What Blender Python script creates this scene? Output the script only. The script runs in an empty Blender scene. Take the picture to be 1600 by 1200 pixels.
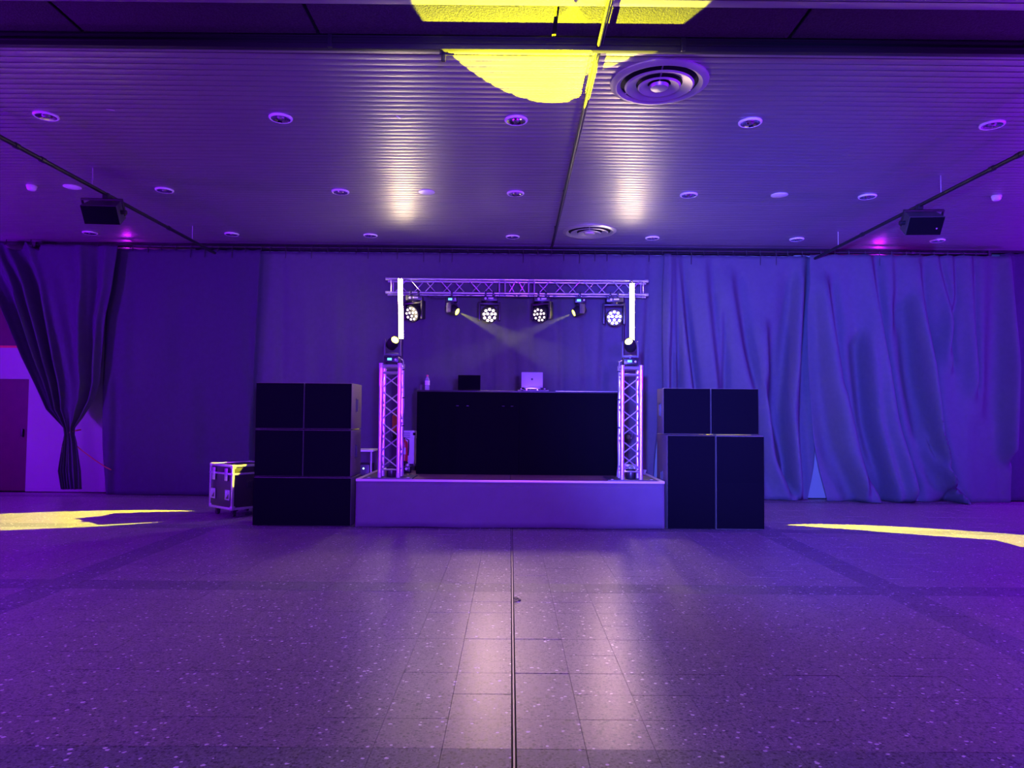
import bpy, bmesh, math, random
from mathutils import Vector, Matrix, Euler
random.seed(7)
PI = math.pi
SC = bpy.context.scene
COL = SC.collection

# ------------------------------------------------------------------ camera
cd = bpy.data.cameras.new('camera')
cam = bpy.data.objects.new('camera', cd)
COL.objects.link(cam)
cd.sensor_width = 36.0
cd.lens = 36.0 * 1117.0 / 1600.0
cd.clip_start = 0.05
cam.matrix_world = (Matrix.Translation((0, 0, 1.45)) @ Matrix.Rotation(math.radians(-0.1), 4, 'Z')
                    @ Matrix.Rotation(PI / 2 + math.atan(45 / 1117), 4, 'X') @ Matrix.Rotation(math.radians(0.5), 4, 'Z'))
SC.camera = cam

# ------------------------------------------------------------------ world, lights, exposure
w = bpy.data.worlds.new('world')
SC.world = w
w.use_nodes = True
w.node_tree.nodes['Background'].inputs[0].default_value = (0.35, 0.3, 0.6, 1)
w.node_tree.nodes['Background'].inputs[1].default_value = 0.0
SC.view_settings.view_transform = 'Standard'
SC.view_settings.look = 'None'
SC.view_settings.exposure = 0.0
SC.view_settings.gamma = 1.0
SC.view_settings.use_curve_mapping = False
SC.cycles.use_denoising = True
SC.cycles.max_bounces = 6
SC.cycles.sample_clamp_indirect = 4.0

VIOLET = (0.22, 0.002, 1.0)
BLUE = (0.085, 0.09, 1.0)
INDIGO = (0.16, 0.035, 1.0)
WARM = (1.0, 0.62, 0.54)
YELLOW = (1.0, 0.93, 0.001)
MAGENTA = (0.55, 0.01, 1.0)


def spot(name, loc, target, power, color, angle, blend=0.3, radius=0.05):
    l = bpy.data.lights.new(name, 'SPOT')
    l.energy = power
    l.color = color
    l.spot_size = math.radians(angle)
    l.spot_blend = blend
    l.shadow_soft_size = radius
    o = bpy.data.objects.new(name, l)
    COL.objects.link(o)
    o.location = loc
    o.rotation_euler = (Vector(target) - Vector(loc)).to_track_quat('-Z', 'Y').to_euler()
    return o


def point(name, loc, power, color, radius=0.1):
    l = bpy.data.lights.new(name, 'POINT')
    l.energy = power
    l.color = color
    l.shadow_soft_size = radius
    o = bpy.data.objects.new(name, l)
    COL.objects.link(o)
    o.location = loc
    return o


# violet wash lamps standing at both ends of the hall, outside the picture
point('violet_wash_lamp', (-10.3, 7.7, 2.3), 1400, VIOLET, 0.15)
point('violet_wash_lamp', (10.45, 12.0, 2.4), 420, VIOLET, 0.15)
point('violet_wash_lamp', (10.3, 7.2, 2.3), 1100, VIOLET, 0.15)
point('violet_wash_lamp', (-6.4, 3.6, 1.6), 880, VIOLET, 0.2)
point('violet_wash_lamp', (6.6, 3.8, 1.6), 980, VIOLET, 0.2)
# blue and indigo floods on the audience side
spot('blue_flood_lamp', (-0.5, -1.4, 2.0), (4.6, 12.2, 2.2), 26000, BLUE, 37, 1.0, 0.12)
spot('indigo_flood_lamp', (0.6, -1.4, 1.7), (-1.0, 12.2, 2.8), 7200, INDIGO, 50, 1.0, 0.12)
# warm wash heads on the truss (the two that face the hall)
spot('wash_head_lamp', (-0.35, 11.50, 2.99), (-0.35 + 0.06, 11.50 - 0.93, 2.99 - 0.36), 215, WARM, 80, 1.0, 0.11)
spot('wash_head_lamp', (1.67, 11.50, 3.00), (1.67 - 0.06, 11.50 - 0.985, 3.00 - 0.28), 215, WARM, 80, 1.0, 0.11)
spot('wash_head_lamp', (-1.66, 11.55, 3.03), (-1.66 - 0.42, 11.55 - 0.82, 3.03 - 0.34), 90, WARM, 80, 1.0, 0.11)
spot('wash_head_lamp', (0.43, 11.57, 3.02), (0.43 - 0.50, 11.57 - 0.72, 3.02 - 0.42), 170, WARM, 80, 1.0, 0.11)
# yellow beams of the four small moving heads
BEAMS = [((-1.543, 9.27, 2.335), (0.70, 5.35, 4.35)), ((1.55, 9.27, 2.335), (0.10, 5.66, 4.35)),
         ((-0.98, 11.7, 3.144), (4.98, 8.53, 0.0)), ((1.125, 11.7, 3.144), (-5.62, 9.57, 0.0))]
for k, (a, b) in enumerate(BEAMS):
    d = (Vector(b) - Vector(a)).normalized()
    spot('beam_head_lamp', Vector(a) + d * 0.14, b, (34000, 34000, 34000, 34000)[k], YELLOW, (10, 15, 14.5, 12)[k], 0.04, 0.012)
# two magenta up-lights behind the curtain
point('magenta_lamp', (-6.75, 12.42, 4.12), 5, MAGENTA, 0.04)
point('magenta_lamp', (6.45, 12.42, 4.12), 9, MAGENTA, 0.04)


# ------------------------------------------------------------------ materials
def mat(name, color, rough=0.6, metal=0.0, spec=0.5, emit=None, estr=0.0, noise=None, bump=None, sheen=0.0,
        trans=0.0, alpha=1.0):
    m = bpy.data.materials.new(name)
    m.use_nodes = True
    nt = m.node_tree
    b = nt.nodes['Principled BSDF']
    b.inputs['Base Color'].default_value = (*color, 1)
    b.inputs['Roughness'].default_value = rough
    b.inputs['Metallic'].default_value = metal
    b.inputs['Specular IOR Level'].default_value = spec
    b.inputs['Sheen Weight'].default_value = sheen
    b.inputs['Transmission Weight'].default_value = trans
    b.inputs['Alpha'].default_value = alpha
    if emit:
        b.inputs['Emission Color'].default_value = (*emit, 1)
        b.inputs['Emission Strength'].default_value = estr
    if noise or bump:
        tc = nt.nodes.new('ShaderNodeTexCoord')
    if noise:
        sc, amt = noise
        n = nt.nodes.new('ShaderNodeTexNoise')
        n.inputs['Scale'].default_value = sc
        n.inputs['Detail'].default_value = 4
        nt.links.new(tc.outputs['Object'], n.inputs['Vector'])
        mx = nt.nodes.new('ShaderNodeMix')
        mx.data_type = 'RGBA'
        mx.inputs[6].default_value = (*[c * (1 - amt) for c in color], 1)
        mx.inputs[7].default_value = (*[min(1, c * (1 + amt)) for c in color], 1)
        nt.links.new(n.outputs['Fac'], mx.inputs[0])
        nt.links.new(mx.outputs[2], b.inputs['Base Color'])
    if bump:
        sc, st = bump
        n2 = nt.nodes.new('ShaderNodeTexNoise')
        n2.inputs['Scale'].default_value = sc
        n2.inputs['Detail'].default_value = 3
        nt.links.new(tc.outputs['Object'], n2.inputs['Vector'])
        bp = nt.nodes.new('ShaderNodeBump')
        bp.inputs['Strength'].default_value = st
        bp.inputs['Distance'].default_value = 0.01
        nt.links.new(n2.outputs['Fac'], bp.inputs['Height'])
        nt.links.new(bp.outputs['Normal'], b.inputs['Normal'])
    return m


def terrazzo(name, base, dark, light, rough):
    m = bpy.data.materials.new(name)
    m.use_nodes = True
    nt = m.node_tree
    N, L = nt.nodes, nt.links
    b = N['Principled BSDF']
    geo = N.new('ShaderNodeNewGeometry')
    oi = N.new('ShaderNodeObjectInfo')
    col = None

    def layer(scale, rnd_min, dist_max, color, prev, off):
        mp = N.new('ShaderNodeMapping')
        mp.inputs['Location'].default_value = (off, off * 2, 0)
        mp.inputs['Scale'].default_value = (scale, scale * 1.1, 0.0)
        L.new(geo.outputs['Position'], mp.inputs['Vector'])
        v = N.new('ShaderNodeTexVoronoi')
        v.voronoi_dimensions = '2D'
        v.inputs['Scale'].default_value = 1.0
        L.new(mp.outputs['Vector'], v.inputs['Vector'])
        sep = N.new('ShaderNodeSeparateColor')
        L.new(v.outputs['Color'], sep.inputs['Color'])
        gt = N.new('ShaderNodeMath'); gt.operation = 'GREATER_THAN'
        gt.inputs[1].default_value = rnd_min
        L.new(sep.outputs[0], gt.inputs[0])
        lt = N.new('ShaderNodeMath'); lt.operation = 'LESS_THAN'
        L.new(v.outputs['Distance'], lt.inputs[0])
        mm = N.new('ShaderNodeMath'); mm.operation = 'MULTIPLY_ADD'
        mm.inputs[1].default_value = dist_max * 0.7
        mm.inputs[2].default_value = dist_max * 0.5
        L.new(sep.outputs[1], mm.inputs[0])
        L.new(mm.outputs[0], lt.inputs[1])
        mu = N.new('ShaderNodeMath'); mu.operation = 'MULTIPLY'
        L.new(gt.outputs[0], mu.inputs[0]); L.new(lt.outputs[0], mu.inputs[1])
        mx = N.new('ShaderNodeMix'); mx.data_type = 'RGBA'
        L.new(mu.outputs[0], mx.inputs[0])
        L.new(prev, mx.inputs[6])
        mx.inputs[7].default_value = (*color, 1)
        return mx.outputs[2]
    nz = N.new('ShaderNodeTexNoise')
    nz.inputs['Scale'].default_value = 1.3
    nz.inputs['Detail'].default_value = 5
    L.new(geo.outputs['Position'], nz.inputs['Vector'])
    ad = N.new('ShaderNodeMath'); ad.operation = 'MULTIPLY_ADD'
    ad.inputs[1].default_value = 0.3
    L.new(oi.outputs['Random'], ad.inputs[0]); L.new(nz.outputs['Fac'], ad.inputs[2])
    mx = N.new('ShaderNodeMix'); mx.data_type = 'RGBA'
    mx.inputs[6].default_value = (*[c * 0.8 for c in base], 1)
    mx.inputs[7].default_value = (*[c * 1.15 for c in base], 1)
    L.new(ad.outputs[0], mx.inputs[0])
    c = mx.outputs[2]
    c = layer(140, 0.30, 0.55, [x * 0.78 for x in base], c, 5.1)
    c = layer(88, 0.66, 0.58, [x * 0.35 + y * 0.65 for x, y in zip(base, dark)], c, 3.7)
    c = layer(62, 0.84, 0.52, dark, c, 2.7)
    c = layer(80, 0.90, 0.55, [x * 1.3 for x in base], c, 1.9)
    c = layer(50, 0.972, 0.48, light, c, 0.3)
    L.new(c, b.inputs['Base Color'])
    b.inputs['Roughness'].default_value = rough
    b.inputs['Specular IOR Level'].default_value = 0.35
    n2 = N.new('ShaderNodeTexNoise')
    n2.inputs['Scale'].default_value = 40
    L.new(geo.outputs['Position'], n2.inputs['Vector'])
    bp = N.new('ShaderNodeBump')
    bp.inputs['Strength'].default_value = 0.12
    bp.inputs['Distance'].default_value = 0.004
    L.new(n2.outputs['Fac'], bp.inputs['Height'])
    L.new(bp.outputs['Normal'], b.inputs['Normal'])
    return m


M = dict(
    tile=terrazzo('terrazzo_light', (0.28, 0.235, 0.245), (0.085, 0.08, 0.09), (0.85, 0.82, 0.80), 0.35),
    tile_dark=terrazzo('terrazzo_dark', (0.19, 0.175, 0.195), (0.06, 0.05, 0.06), (0.85, 0.82, 0.80), 0.45),
    grout=mat('grout', (0.04, 0.035, 0.04), 0.9),
    joint=mat('joint_metal', (0.42, 0.38, 0.40), 0.45, 0.5),
    slat=mat('silver_slat', (0.40, 0.385, 0.39), 0.40, 0.78, noise=(3.0, 0.05)),
    black=mat('matt_black', (0.010, 0.010, 0.012), 0.7, spec=0.3),
    blackgloss=mat('black_plastic', (0.014, 0.014, 0.017), 0.35),
    blackmetal=mat('black_metal', (0.02, 0.02, 0.022), 0.4, 0.3),
    board=mat('rough_black_board', (0.035, 0.035, 0.032), 0.95, spec=0.2, noise=(60, 0.7), bump=(90, 0.9)),
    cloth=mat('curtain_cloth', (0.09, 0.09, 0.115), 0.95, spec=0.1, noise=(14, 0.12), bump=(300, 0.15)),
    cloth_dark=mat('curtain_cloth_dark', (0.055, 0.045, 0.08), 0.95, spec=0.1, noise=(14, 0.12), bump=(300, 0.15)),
    wall=mat('white_plaster', (0.27, 0.31, 0.27), 0.85, noise=(2, 0.06)),
    wallside=mat('side_wall_plaster', (0.30, 0.29, 0.30), 0.85),
    door=mat('dark_red_door', (0.05, 0.010, 0.012), 0.6, noise=(6, 0.3)),
    alu=mat('aluminium', (0.72, 0.71, 0.73), 0.30, 0.85),
    alurough=mat('aluminium_dull', (0.50, 0.49, 0.50), 0.42, 0.7),
    chrome=mat('chrome', (0.85, 0.85, 0.87), 0.12, 1.0),
    whitemetal=mat('white_enamel', (0.85, 0.84, 0.83), 0.35),
    skirt=mat('stage_skirt_cloth', (0.12, 0.10, 0.13), 0.9, spec=0.15, noise=(5, 0.1), bump=(200, 0.12)),
    deck=mat('stage_deck_red', (0.22, 0.12, 0.12), 0.6, noise=(20, 0.25)),
    deckedge=mat('stage_edge', (0.70, 0.62, 0.58), 0.4, 0.3),
    plate=mat('steel_plate', (0.10, 0.10, 0.10), 0.5, 0.3),
    cab=mat('speaker_cabinet', (0.13, 0.115, 0.105), 0.6, noise=(60, 0.4), bump=(180, 0.3)),
    grille=mat('speaker_grille', (0.004, 0.004, 0.007), 0.9, spec=0.04, bump=(400, 0.3)),
    hangcab=mat('small_speaker_cabinet', (0.05, 0.05, 0.055), 0.45),
    velvet=mat('booth_velvet', (0.004, 0.004, 0.006), 0.95, spec=0.03, bump=(150, 0.15)),
    case=mat('case_laminate', (0.014, 0.012, 0.012), 0.5, noise=(40, 0.2)),
    rubber=mat('rubber', (0.015, 0.015, 0.015), 0.8),
    lens_warm=mat('lit_warm_lens', (0.9, 0.85, 0.8), 0.3, emit=(1.0, 0.80, 0.62), estr=9.0),
    lens_dim=mat('side_lit_lens', (0.9, 0.85, 0.8), 0.3, emit=(1.0, 0.80, 0.62), estr=3.0),
    lens_yellow=mat('lit_yellow_lens', (0.9, 0.9, 0.3), 0.3, emit=(1.0, 0.95, 0.05), estr=9.0),
    tubeglow=mat('lit_tube', (1, 0.95, 0.9), 0.4, emit=(1.0, 0.79, 0.45), estr=85.0),
    display=mat('lit_display', (0.1, 0.4, 0.5), 0.3, emit=(0.15, 0.75, 1.0), estr=1.6),
    led=mat('lit_led', (0.5, 0.9, 0.9), 0.3, emit=(0.55, 1.0, 0.95), estr=4.0),
    silver=mat('silver_laptop', (0.42, 0.40, 0.44), 0.5, 0.3),
    logo=mat('dark_logo', (0.05, 0.03, 0.05), 0.4),
    plasticclear=mat('clear_bottle', (0.85, 0.85, 0.9), 0.08, trans=0.7),
    capred=mat('red_cap', (0.55, 0.05, 0.08), 0.4),
    label=mat('bottle_label', (0.75, 0.74, 0.76), 0.5),
    red=mat('extinguisher_red', (0.50, 0.02, 0.03), 0.35),
    orange=mat('orange_cloth', (0.55, 0.16, 0.04), 0.8, noise=(20, 0.3)),
    rope=mat('orange_cord', (0.50, 0.13, 0.06), 0.8),
    cable=mat('black_cable', (0.02, 0.02, 0.022), 0.45),
    cablegrey=mat('grey_cable', (0.35, 0.34, 0.36), 0.5),
    paper=mat('white_paper', (0.75, 0.74, 0.72), 0.8),
)


# ------------------------------------------------------------------ mesh helpers
class MB:
    def __init__(self):
        self.v, self.f = [], []

    def add(self, vs, fs, T=None):
        b = len(self.v)
        for p in vs:
            p = Vector(p)
            self.v.append(tuple(T @ p) if T is not None else tuple(p))
        self.f.extend(tuple(b + i for i in q) for q in fs)
        return self

    def box(self, c, s, bev=0.0, T=None):
        x, y, z = s[0] / 2, s[1] / 2, s[2] / 2
        if bev <= 0:
            vs = [(c[0] + a * x, c[1] + b * y, c[2] + d * z) for a in (-1, 1) for b in (-1, 1) for d in (-1, 1)]
            fs = [(0, 1, 3, 2), (4, 6, 7, 5), (0, 4, 5, 1), (2, 3, 7, 6), (0, 2, 6, 4), (1, 5, 7, 3)]
            return self.add(vs, fs, T)
        bm = bmesh.new()
        bmesh.ops.create_cube(bm, size=1.0)
        for v in bm.verts:
            v.co = Vector((v.co.x * s[0], v.co.y * s[1], v.co.z * s[2])) + Vector(c)
        bmesh.ops.bevel(bm, geom=bm.edges[:], offset=bev, segments=2, affect='EDGES', profile=0.6)
        bm.verts.index_update()
        self.add([v.co[:] for v in bm.verts], [[v.index for v in f.verts] for f in bm.faces], T)
        bm.free()
        return self

    def cyl(self, p0, p1, r0, r1=None, n=12, cap=True):
        return self.tube([p0, p1], [r0, r0 if r1 is None else r1], n, cap)

    def tube(self, pts, r, n=8, cap=True):
        pts = [Vector(p) for p in pts]
        rs = r if isinstance(r, (list, tuple)) else [r] * len(pts)
        b = len(self.v)
        up = None
        for i, p in enumerate(pts):
            d = (pts[min(i + 1, len(pts) - 1)] - pts[max(i - 1, 0)]).normalized()
            if up is None:
                up = Vector((0, 0, 1)) if abs(d.z) < 0.9 else Vector((1, 0, 0))
            a = d.cross(up)
            a = a.normalized() if a.length > 1e-6 else d.orthogonal().normalized()
            c = a.cross(d).normalized()
            up = c
            for k in range(n):
                t = 2 * PI * k / n
                self.v.append(tuple(p + (a * math.cos(t) + c * math.sin(t)) * rs[i]))
        for i in range(len(pts) - 1):
            for k in range(n):
                k2 = (k + 1) % n
                self.f.append((b + i * n + k, b + (i + 1) * n + k, b + (i + 1) * n + k2, b + i * n + k2))
        if cap:
            self.f.append(tuple(b + k for k in range(n)))
            self.f.append(tuple(b + (len(pts) - 1) * n + k for k in reversed(range(n))))
        return self

    def lathe(self, prof, n=24, T=None, close=False):
        vs, fs = [], []
        for r, z in prof:
            for k in range(n):
                t = 2 * PI * k / n
                vs.append((r * math.cos(t), r * math.sin(t), z))
        m = len(prof)
        for i in range(m if close else m - 1):
            j = (i + 1) % m
            for k in range(n):
                k2 = (k + 1) % n
                fs.append((i * n + k, i * n + k2, j * n + k2, j * n + k))
        return self.add(vs, fs, T)

    def prism(self, poly, d, T=None):
        """polygon in xz, extruded along +y by d"""
        n = len(poly)
        vs = [(x, 0, z) for x, z in poly] + [(x, d, z) for x, z in poly]
        fs = [tuple(range(n)), tuple(reversed(range(n, 2 * n)))]
        fs += [(i, n + i, n + (i + 1) % n, (i + 1) % n) for i in range(n)]
        return self.add(vs, fs, T)

    def mesh(self, name, m, smooth=True, ang=35):
        me = bpy.data.meshes.new(name)
        me.from_pydata(self.v, [], self.f)
        bm = bmesh.new()
        bm.from_mesh(me)
        bmesh.ops.recalc_face_normals(bm, faces=bm.faces[:])
        bm.to_mesh(me)
        bm.free()
        for x in (m if isinstance(m, (list, tuple)) else [m]):
            me.materials.append(x)
        if smooth:
            me.shade_smooth()
            me.set_sharp_from_angle(angle=math.radians(ang))
        return me

    def build(self, name, m, parent=None, loc=None, rot=None, smooth=True, ang=35):
        return obj(name, self.mesh(name, m, smooth, ang), parent, loc, rot)


def obj(name, me, parent=None, loc=None, rot=None):
    o = bpy.data.objects.new(name, me)
    COL.objects.link(o)
    if parent is not None:
        o.parent = parent
    if loc is not None:
        o.location = loc
    if rot is not None:
        o.rotation_euler = rot
    return o


def tag(o, label=None, cat=None, group=None, kind=None):
    if label: o['label'] = label
    if cat: o['category'] = cat
    if group: o['group'] = group
    if kind: o['kind'] = kind
    return o


def thing(name, loc, label, cat, group=None, rot=(0, 0, 0)):
    o = bpy.data.objects.new(name, None)
    o.empty_display_size = 0.1
    COL.objects.link(o)
    o.location = loc
    o.rotation_euler = rot
    return tag(o, label, cat, group)


def dup(o, parent=None):
    c = o.copy()
    COL.objects.link(c)
    if parent is not None:
        c.parent = parent
    for ch in list(o.children):
        dup(ch, c)
    return c


def rotT(d, up='Z'):
    """matrix whose local +Z points along d"""
    return Vector(d).to_track_quat('Z', 'Y').to_matrix().to_4x4()


# ================================================================== ROOM
XW, YB, YF = 10.8, 12.62, -3.2
CEIL = 4.35

# ---- floor: slab, one object per terrazzo tile near the camera, the rest joined
floor = MB().box((0, (YB + YF) / 2, -0.06), (2 * XW, YB - YF, 0.1)).build('floor', M['grout'])
tag(floor, kind='structure')
T = 0.30


def tile_bm():
    h, b, t = T / 2 - 0.0009, 0.0006, 0.010
    vs = [(sx * (h - b), sy * (h - b), 0) for sx, sy in ((-1, -1), (1, -1), (1, 1), (-1, 1))]
    vs += [(sx * h, sy * h, -b * 0.35) for sx, sy in ((-1, -1), (1, -1), (1, 1), (-1, 1))]
    vs += [(sx * h, sy * h, -t) for sx, sy in ((-1, -1), (1, -1), (1, 1), (-1, 1))]
    fs = [(0, 1, 2, 3)]
    for a in (0, 4):
        fs += [(a + i, a + 4 + i, a + 4 + (i + 1) % 4, a + (i + 1) % 4) for i in range(4)]
    return vs, fs


tv, tf = tile_bm()
tile_me = MB().add(tv, tf).mesh('tile', M['tile'], False)
tile_dk = MB().add(tv, tf).mesh('tile_dark', M['tile_dark'], False)
SEAM = 0.028
ny0, ny1 = -10, 32
nx0, nx1 = -36, 36
cells = []
for j in range(ny0, ny1):
    for i in range(nx0, nx1):
        cx = SEAM + (i + 0.5) * T + (0.011 if i >= 0 else -0.011)
        cy = 3.15 + (j + 0.5) * T
        if cy > YB - 0.1 or abs(cx) > XW - 0.1:
            continue
        dark = (j % 10 == 9) or i in (10, -13)
        cells.append((cx, cy, dark))
vis = [c for c in cells if c[1] > 2.85 and abs(c[0]) < c[1] * 0.716 + 0.1]
vis.sort(key=lambda c: c[1])
single = set(vis[:300])
rest_l, rest_d = MB(), MB()
for c in cells:
    cx, cy, dark = c
    tl = (random.gauss(0, 0.0011), random.gauss(0, 0.0011), 0)
    z = random.gauss(0, 0.0005) - 0.001
    if c in single:
        obj('tile', tile_dk if dark else tile_me, floor, (cx, cy, z), tl)
    else:
        (rest_d if dark else rest_l).add(tv, tf, Matrix.Translation((cx, cy, z)) @ Euler(tl).to_matrix().to_4x4())
tag(rest_l.build('tile_field', M['tile'], floor, smooth=False), kind='stuff')
tag(rest_d.build('dark_tile_field', M['tile_dark'], floor, smooth=False), kind='stuff')
# the expansion strip down the middle and its lifting loop
MB().box((SEAM, 4.6, -0.004), (0.0075, 9.0, 0.008)).build('joint_strip', M['joint'], floor)
mb = MB()
mb.tube([(0.034, 5.66, 0.004), (0.062, 5.65, 0.006), (0.085, 5.61, 0.008), (0.088, 5.58, 0.008), (0.066, 5.55, 0.006), (0.034, 5.53, 0.004)], 0.0035, 6)
mb.tube([(0.034, 5.63, 0.004), (0.075, 5.60, 0.010), (0.034, 5.57, 0.004)], 0.003, 6)
mb.box((0.083, 5.60, 0.006), (0.02, 0.03, 0.010), 0.003)
tag(mb.build('floor_loop', M['blackmetal']), 'small dark lifting loop lying in the floor joint between the terrazzo tiles', 'loop')

# ---- walls
W = MB()
# back wall with a door opening and a high window opening on the left
dx0, dx1, dz1 = -9.9, -8.50, 1.97
wx0, wx1, wz0, wz1 = -10.2, -8.66, 2.52, 3.75
yb = YB


def wallbox(x0, x1, z0, z1):
    W.box(((x0 + x1) / 2, yb + 0.1, (z0 + z1) / 2), (x1 - x0, 0.2, z1 - z0))


wallbox(dx1, XW, 0, 4.6)
wallbox(-XW, dx0, 0, wz0)
wallbox(dx0, dx1, dz1, wz0)
wallbox(wx1, dx1, wz0, 4.6)
wallbox(-XW, wx0, wz0, 4.6)
wallbox(wx0, wx1, wz1, 4.6)
tag(W.build('wall_back', M['wall'], smooth=False), kind='structure')
for nm, x in (('wall_left', -XW - 0.1), ('wall_right', XW + 0.1)):
    tag(MB().box((x, (YB + YF) / 2, 2.3), (0.2, YB - YF + 0.4, 4.6)).build(nm, M['wallside']), kind='structure')
tag(MB().box((0, YF - 0.1, 2.3), (2 * XW + 0.4, 0.2, 4.6)).build('wall_front', M['wallside']), kind='structure')
d1 = MB().box(((dx0 + dx1) / 2, yb + 0.09, dz1 / 2), (dx1 - dx0, 0.05, dz1)).build('door_1', M['door'])
tag(d1, kind='structure')
MB().box((-8.62, yb + 0.05, 1.02), (0.04, 0.05, 0.14), 0.01).build('handle', M['blackmetal'], d1)
w1 = MB()
for c, s in ((((wx0 + wx1) / 2, yb + 0.06, wz0 + 0.02), (wx1 - wx0, 0.1, 0.04)), (((wx0 + wx1) / 2, yb + 0.06, wz1 - 0.02), (wx1 - wx0, 0.1, 0.04)),
             ((wx0 + 0.02, yb + 0.06, (wz0 + wz1) / 2), (0.04, 0.1, wz1 - wz0)), ((wx1 - 0.02, yb + 0.06, (wz0 + wz1) / 2), (0.04, 0.1, wz1 - wz0))):
    w1.box(c, s)
w1 = tag(w1.build('window_1', M['rope']), kind='structure')
MB().box(((wx0 + wx1) / 2, yb + 0.10, (wz0 + wz1) / 2), (wx1 - wx0 - 0.06, 0.02, wz1 - wz0 - 0.06)).build('pane', M['door'], w1)
tag(MB().box((-7.6, yb - 0.008, 0.03), (1.75, 0.016, 0.06)).build('baseboard_back', M['wall']), kind='structure')

# ---- ceiling: slab, one object per metal slat
ceil = tag(MB().box((0, (YB + YF) / 2, 4.52), (2 * XW, YB - YF + 0.2, 0.2)).build('ceiling', M['black']), kind='structure')
prof = [(-0.0425, 0.018)] + [(-0.0425 + 0.085 * k / 8, 2.4 * (-0.0425 + 0.085 * k / 8) ** 2) for k in range(9)] + [(0.0425, 0.018)]
sv = [(x, y, z) for x in (-XW + 0.05, XW - 0.05) for y, z in prof]
n = len(prof)
sf = [(i, i + 1, n + i + 1, n + i) for i in range(n - 1)]
slat_me = MB().add(sv, sf).mesh('slat', M['slat'], True, 45)
y = 2.05
while y < 12.45:
    if y < 4.97 or y > 5.53:
        obj('slat', slat_me, ceil, (0, y, CEIL + random.gauss(0, 0.0004)), (random.gauss(0, 0.006), 0, 0))
    y += 0.1
# rough black boards in the recess in front of the track
x = -10.6
k = 0
while x < 10.6:
    MB().box((x + 0.9, 5.21, 4.372), (1.79, 0.40, 0.02), 0.004).build('board', M['board'], ceil, rot=None)
    x += 1.82
MB().box((0, 5.21, 4.40), (2 * XW - 0.1, 0.5, 0.03)).build('recess_back', M['black'], ceil)
for sx, sy, a in ((-3.90, 6.82, 0.5), (-1.13, 6.93, 1.2)):
    MB().box((0, 0, 0), (0.075, 0.016, 0.002)).build('paper_tag', M['paper'], ceil, (sx, sy, CEIL - 0.002), (0, 0, a))

# ---- black track across the ceiling
tr = thing('partition_track', (0, 5.45, 4.36), 'black steel track running across the whole ceiling beside rough boards', 'track')
MB().box((0, 0, -0.05), (2 * XW - 0.1, 0.05, 0.10), 0.003).build('rail', M['blackmetal'], tr)
MB().box((0, -0.030, -0.012), (2 * XW - 0.1, 0.02, 0.012)).box((0, -0.030, -0.058), (2 * XW - 0.1, 0.02, 0.010)).build('flange', M['blackmetal'], tr)
for bx in (-6.8, -4.1, -1.42, 1.31, 4.0, 6.7):
    MB().box((bx, -0.033, -0.052), (0.035, 0.03, 0.098), 0.003).build('bracket', M['blackgloss'], tr)
cl = thing('pipe_clamp', (-0.55, 5.50, 4.26), 'small black T shaped clamp hanging under the black ceiling track', 'clamp')
MB().box((0, 0, -0.02), (0.035, 0.03, 0.085), 0.006).cyl((-0.03, 0, 0.0), (0.085, 0, -0.005), 0.009).build('clamp_body', M['blackgloss'], cl)
MB().cyl((0.03, 0, 0.02), (0.03, 0, -0.012), 0.006).build('bolt', M['blackmetal'], cl)

# ---- pipe runs under the ceiling
rn = thing('ceiling_pipe', (0.67, 8.6, 4.29), 'long dark pipe under the ceiling running toward the stage past two round diffusers', 'pipe')
MB().cyl((-0.022, -5.6, 0), (0.008, 3.62, 0), 0.016, n=12).build('pipe', M['blackmetal'], rn)
MB().cyl((0.006, -5.6, 0.012), (0.036, 3.62, 0.012), 0.006, n=8).build('conduit', M['hangcab'], rn)
for yy in (-5.0, -3.05, -1.0, 0.6, 2.4):
    MB().box((0, yy, 0.03), (0.025, 0.03, 0.07), 0.004).build('hanger', M['blackmetal'], rn)
for nm, px, lab in (('lighting_pipe', -5.05, 'black lighting pipe carrying the hung speaker above the tied back curtain side'),
                    ('lighting_pipe', 5.16, 'black lighting pipe carrying the hung speaker with a visible white badge')):
    p = thing(nm, (px, 7.0, 4.12), lab, 'pipe')
    MB().cyl((0, -3.0, 0), (0, 5.06, 0), 0.024, n=14).build('pipe', M['blackmetal'], p)
    for yy in (-1.9, 0.15, 0.55, 3.4):
        MB().cyl((0, yy, 0), (0, yy + 0.06, 0), 0.031, n=14).build('coupler', M['blackgloss'], p)
    for yy in (-2.4, 1.5, 4.2):
        MB().cyl((0, yy, 0.02), (0, yy, 0.232), 0.006, n=8).build('hanger_rod', M['alurough'], p)

# ---- round air diffusers
def diffuser(x, y, label):
    t = thing('air_diffuser', (x, y, CEIL), label, 'vent', 'round ceiling air diffusers')
    MB().lathe([(0.425, 0.0), (0.425, -0.012), (0.40, -0.03), (0.37, -0.034), (0.335, -0.012), (0.335, 0.0)], 48).build('frame', M['alurough'], t)
    MB().lathe([(0.336, -0.003), (0.001, -0.003)], 48).build('backing', M['black'], t)
    MB().lathe([(0.30, -0.034), (0.285, -0.046), (0.20, -0.014), (0.205, -0.008)], 48).build('ring', M['alurough'], t)
    MB().lathe([(0.185, -0.040), (0.172, -0.054), (0.10, -0.018), (0.105, -0.010)], 40).build('ring', M['alurough'], t)
    MB().lathe([(0.085, -0.03), (0.075, -0.056), (0.03, -0.066), (0.001, -0.067)], 32).build('cone', M['alurough'], t)
    for a in (0.4, 2.5, 4.6):
        MB().cyl((0.02 * math.cos(a), 0.02 * math.sin(a), -0.012), (0.33 * math.cos(a), 0.33 * math.sin(a), -0.012), 0.006, n=6).build('spoke', M['alurough'], t)


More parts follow.
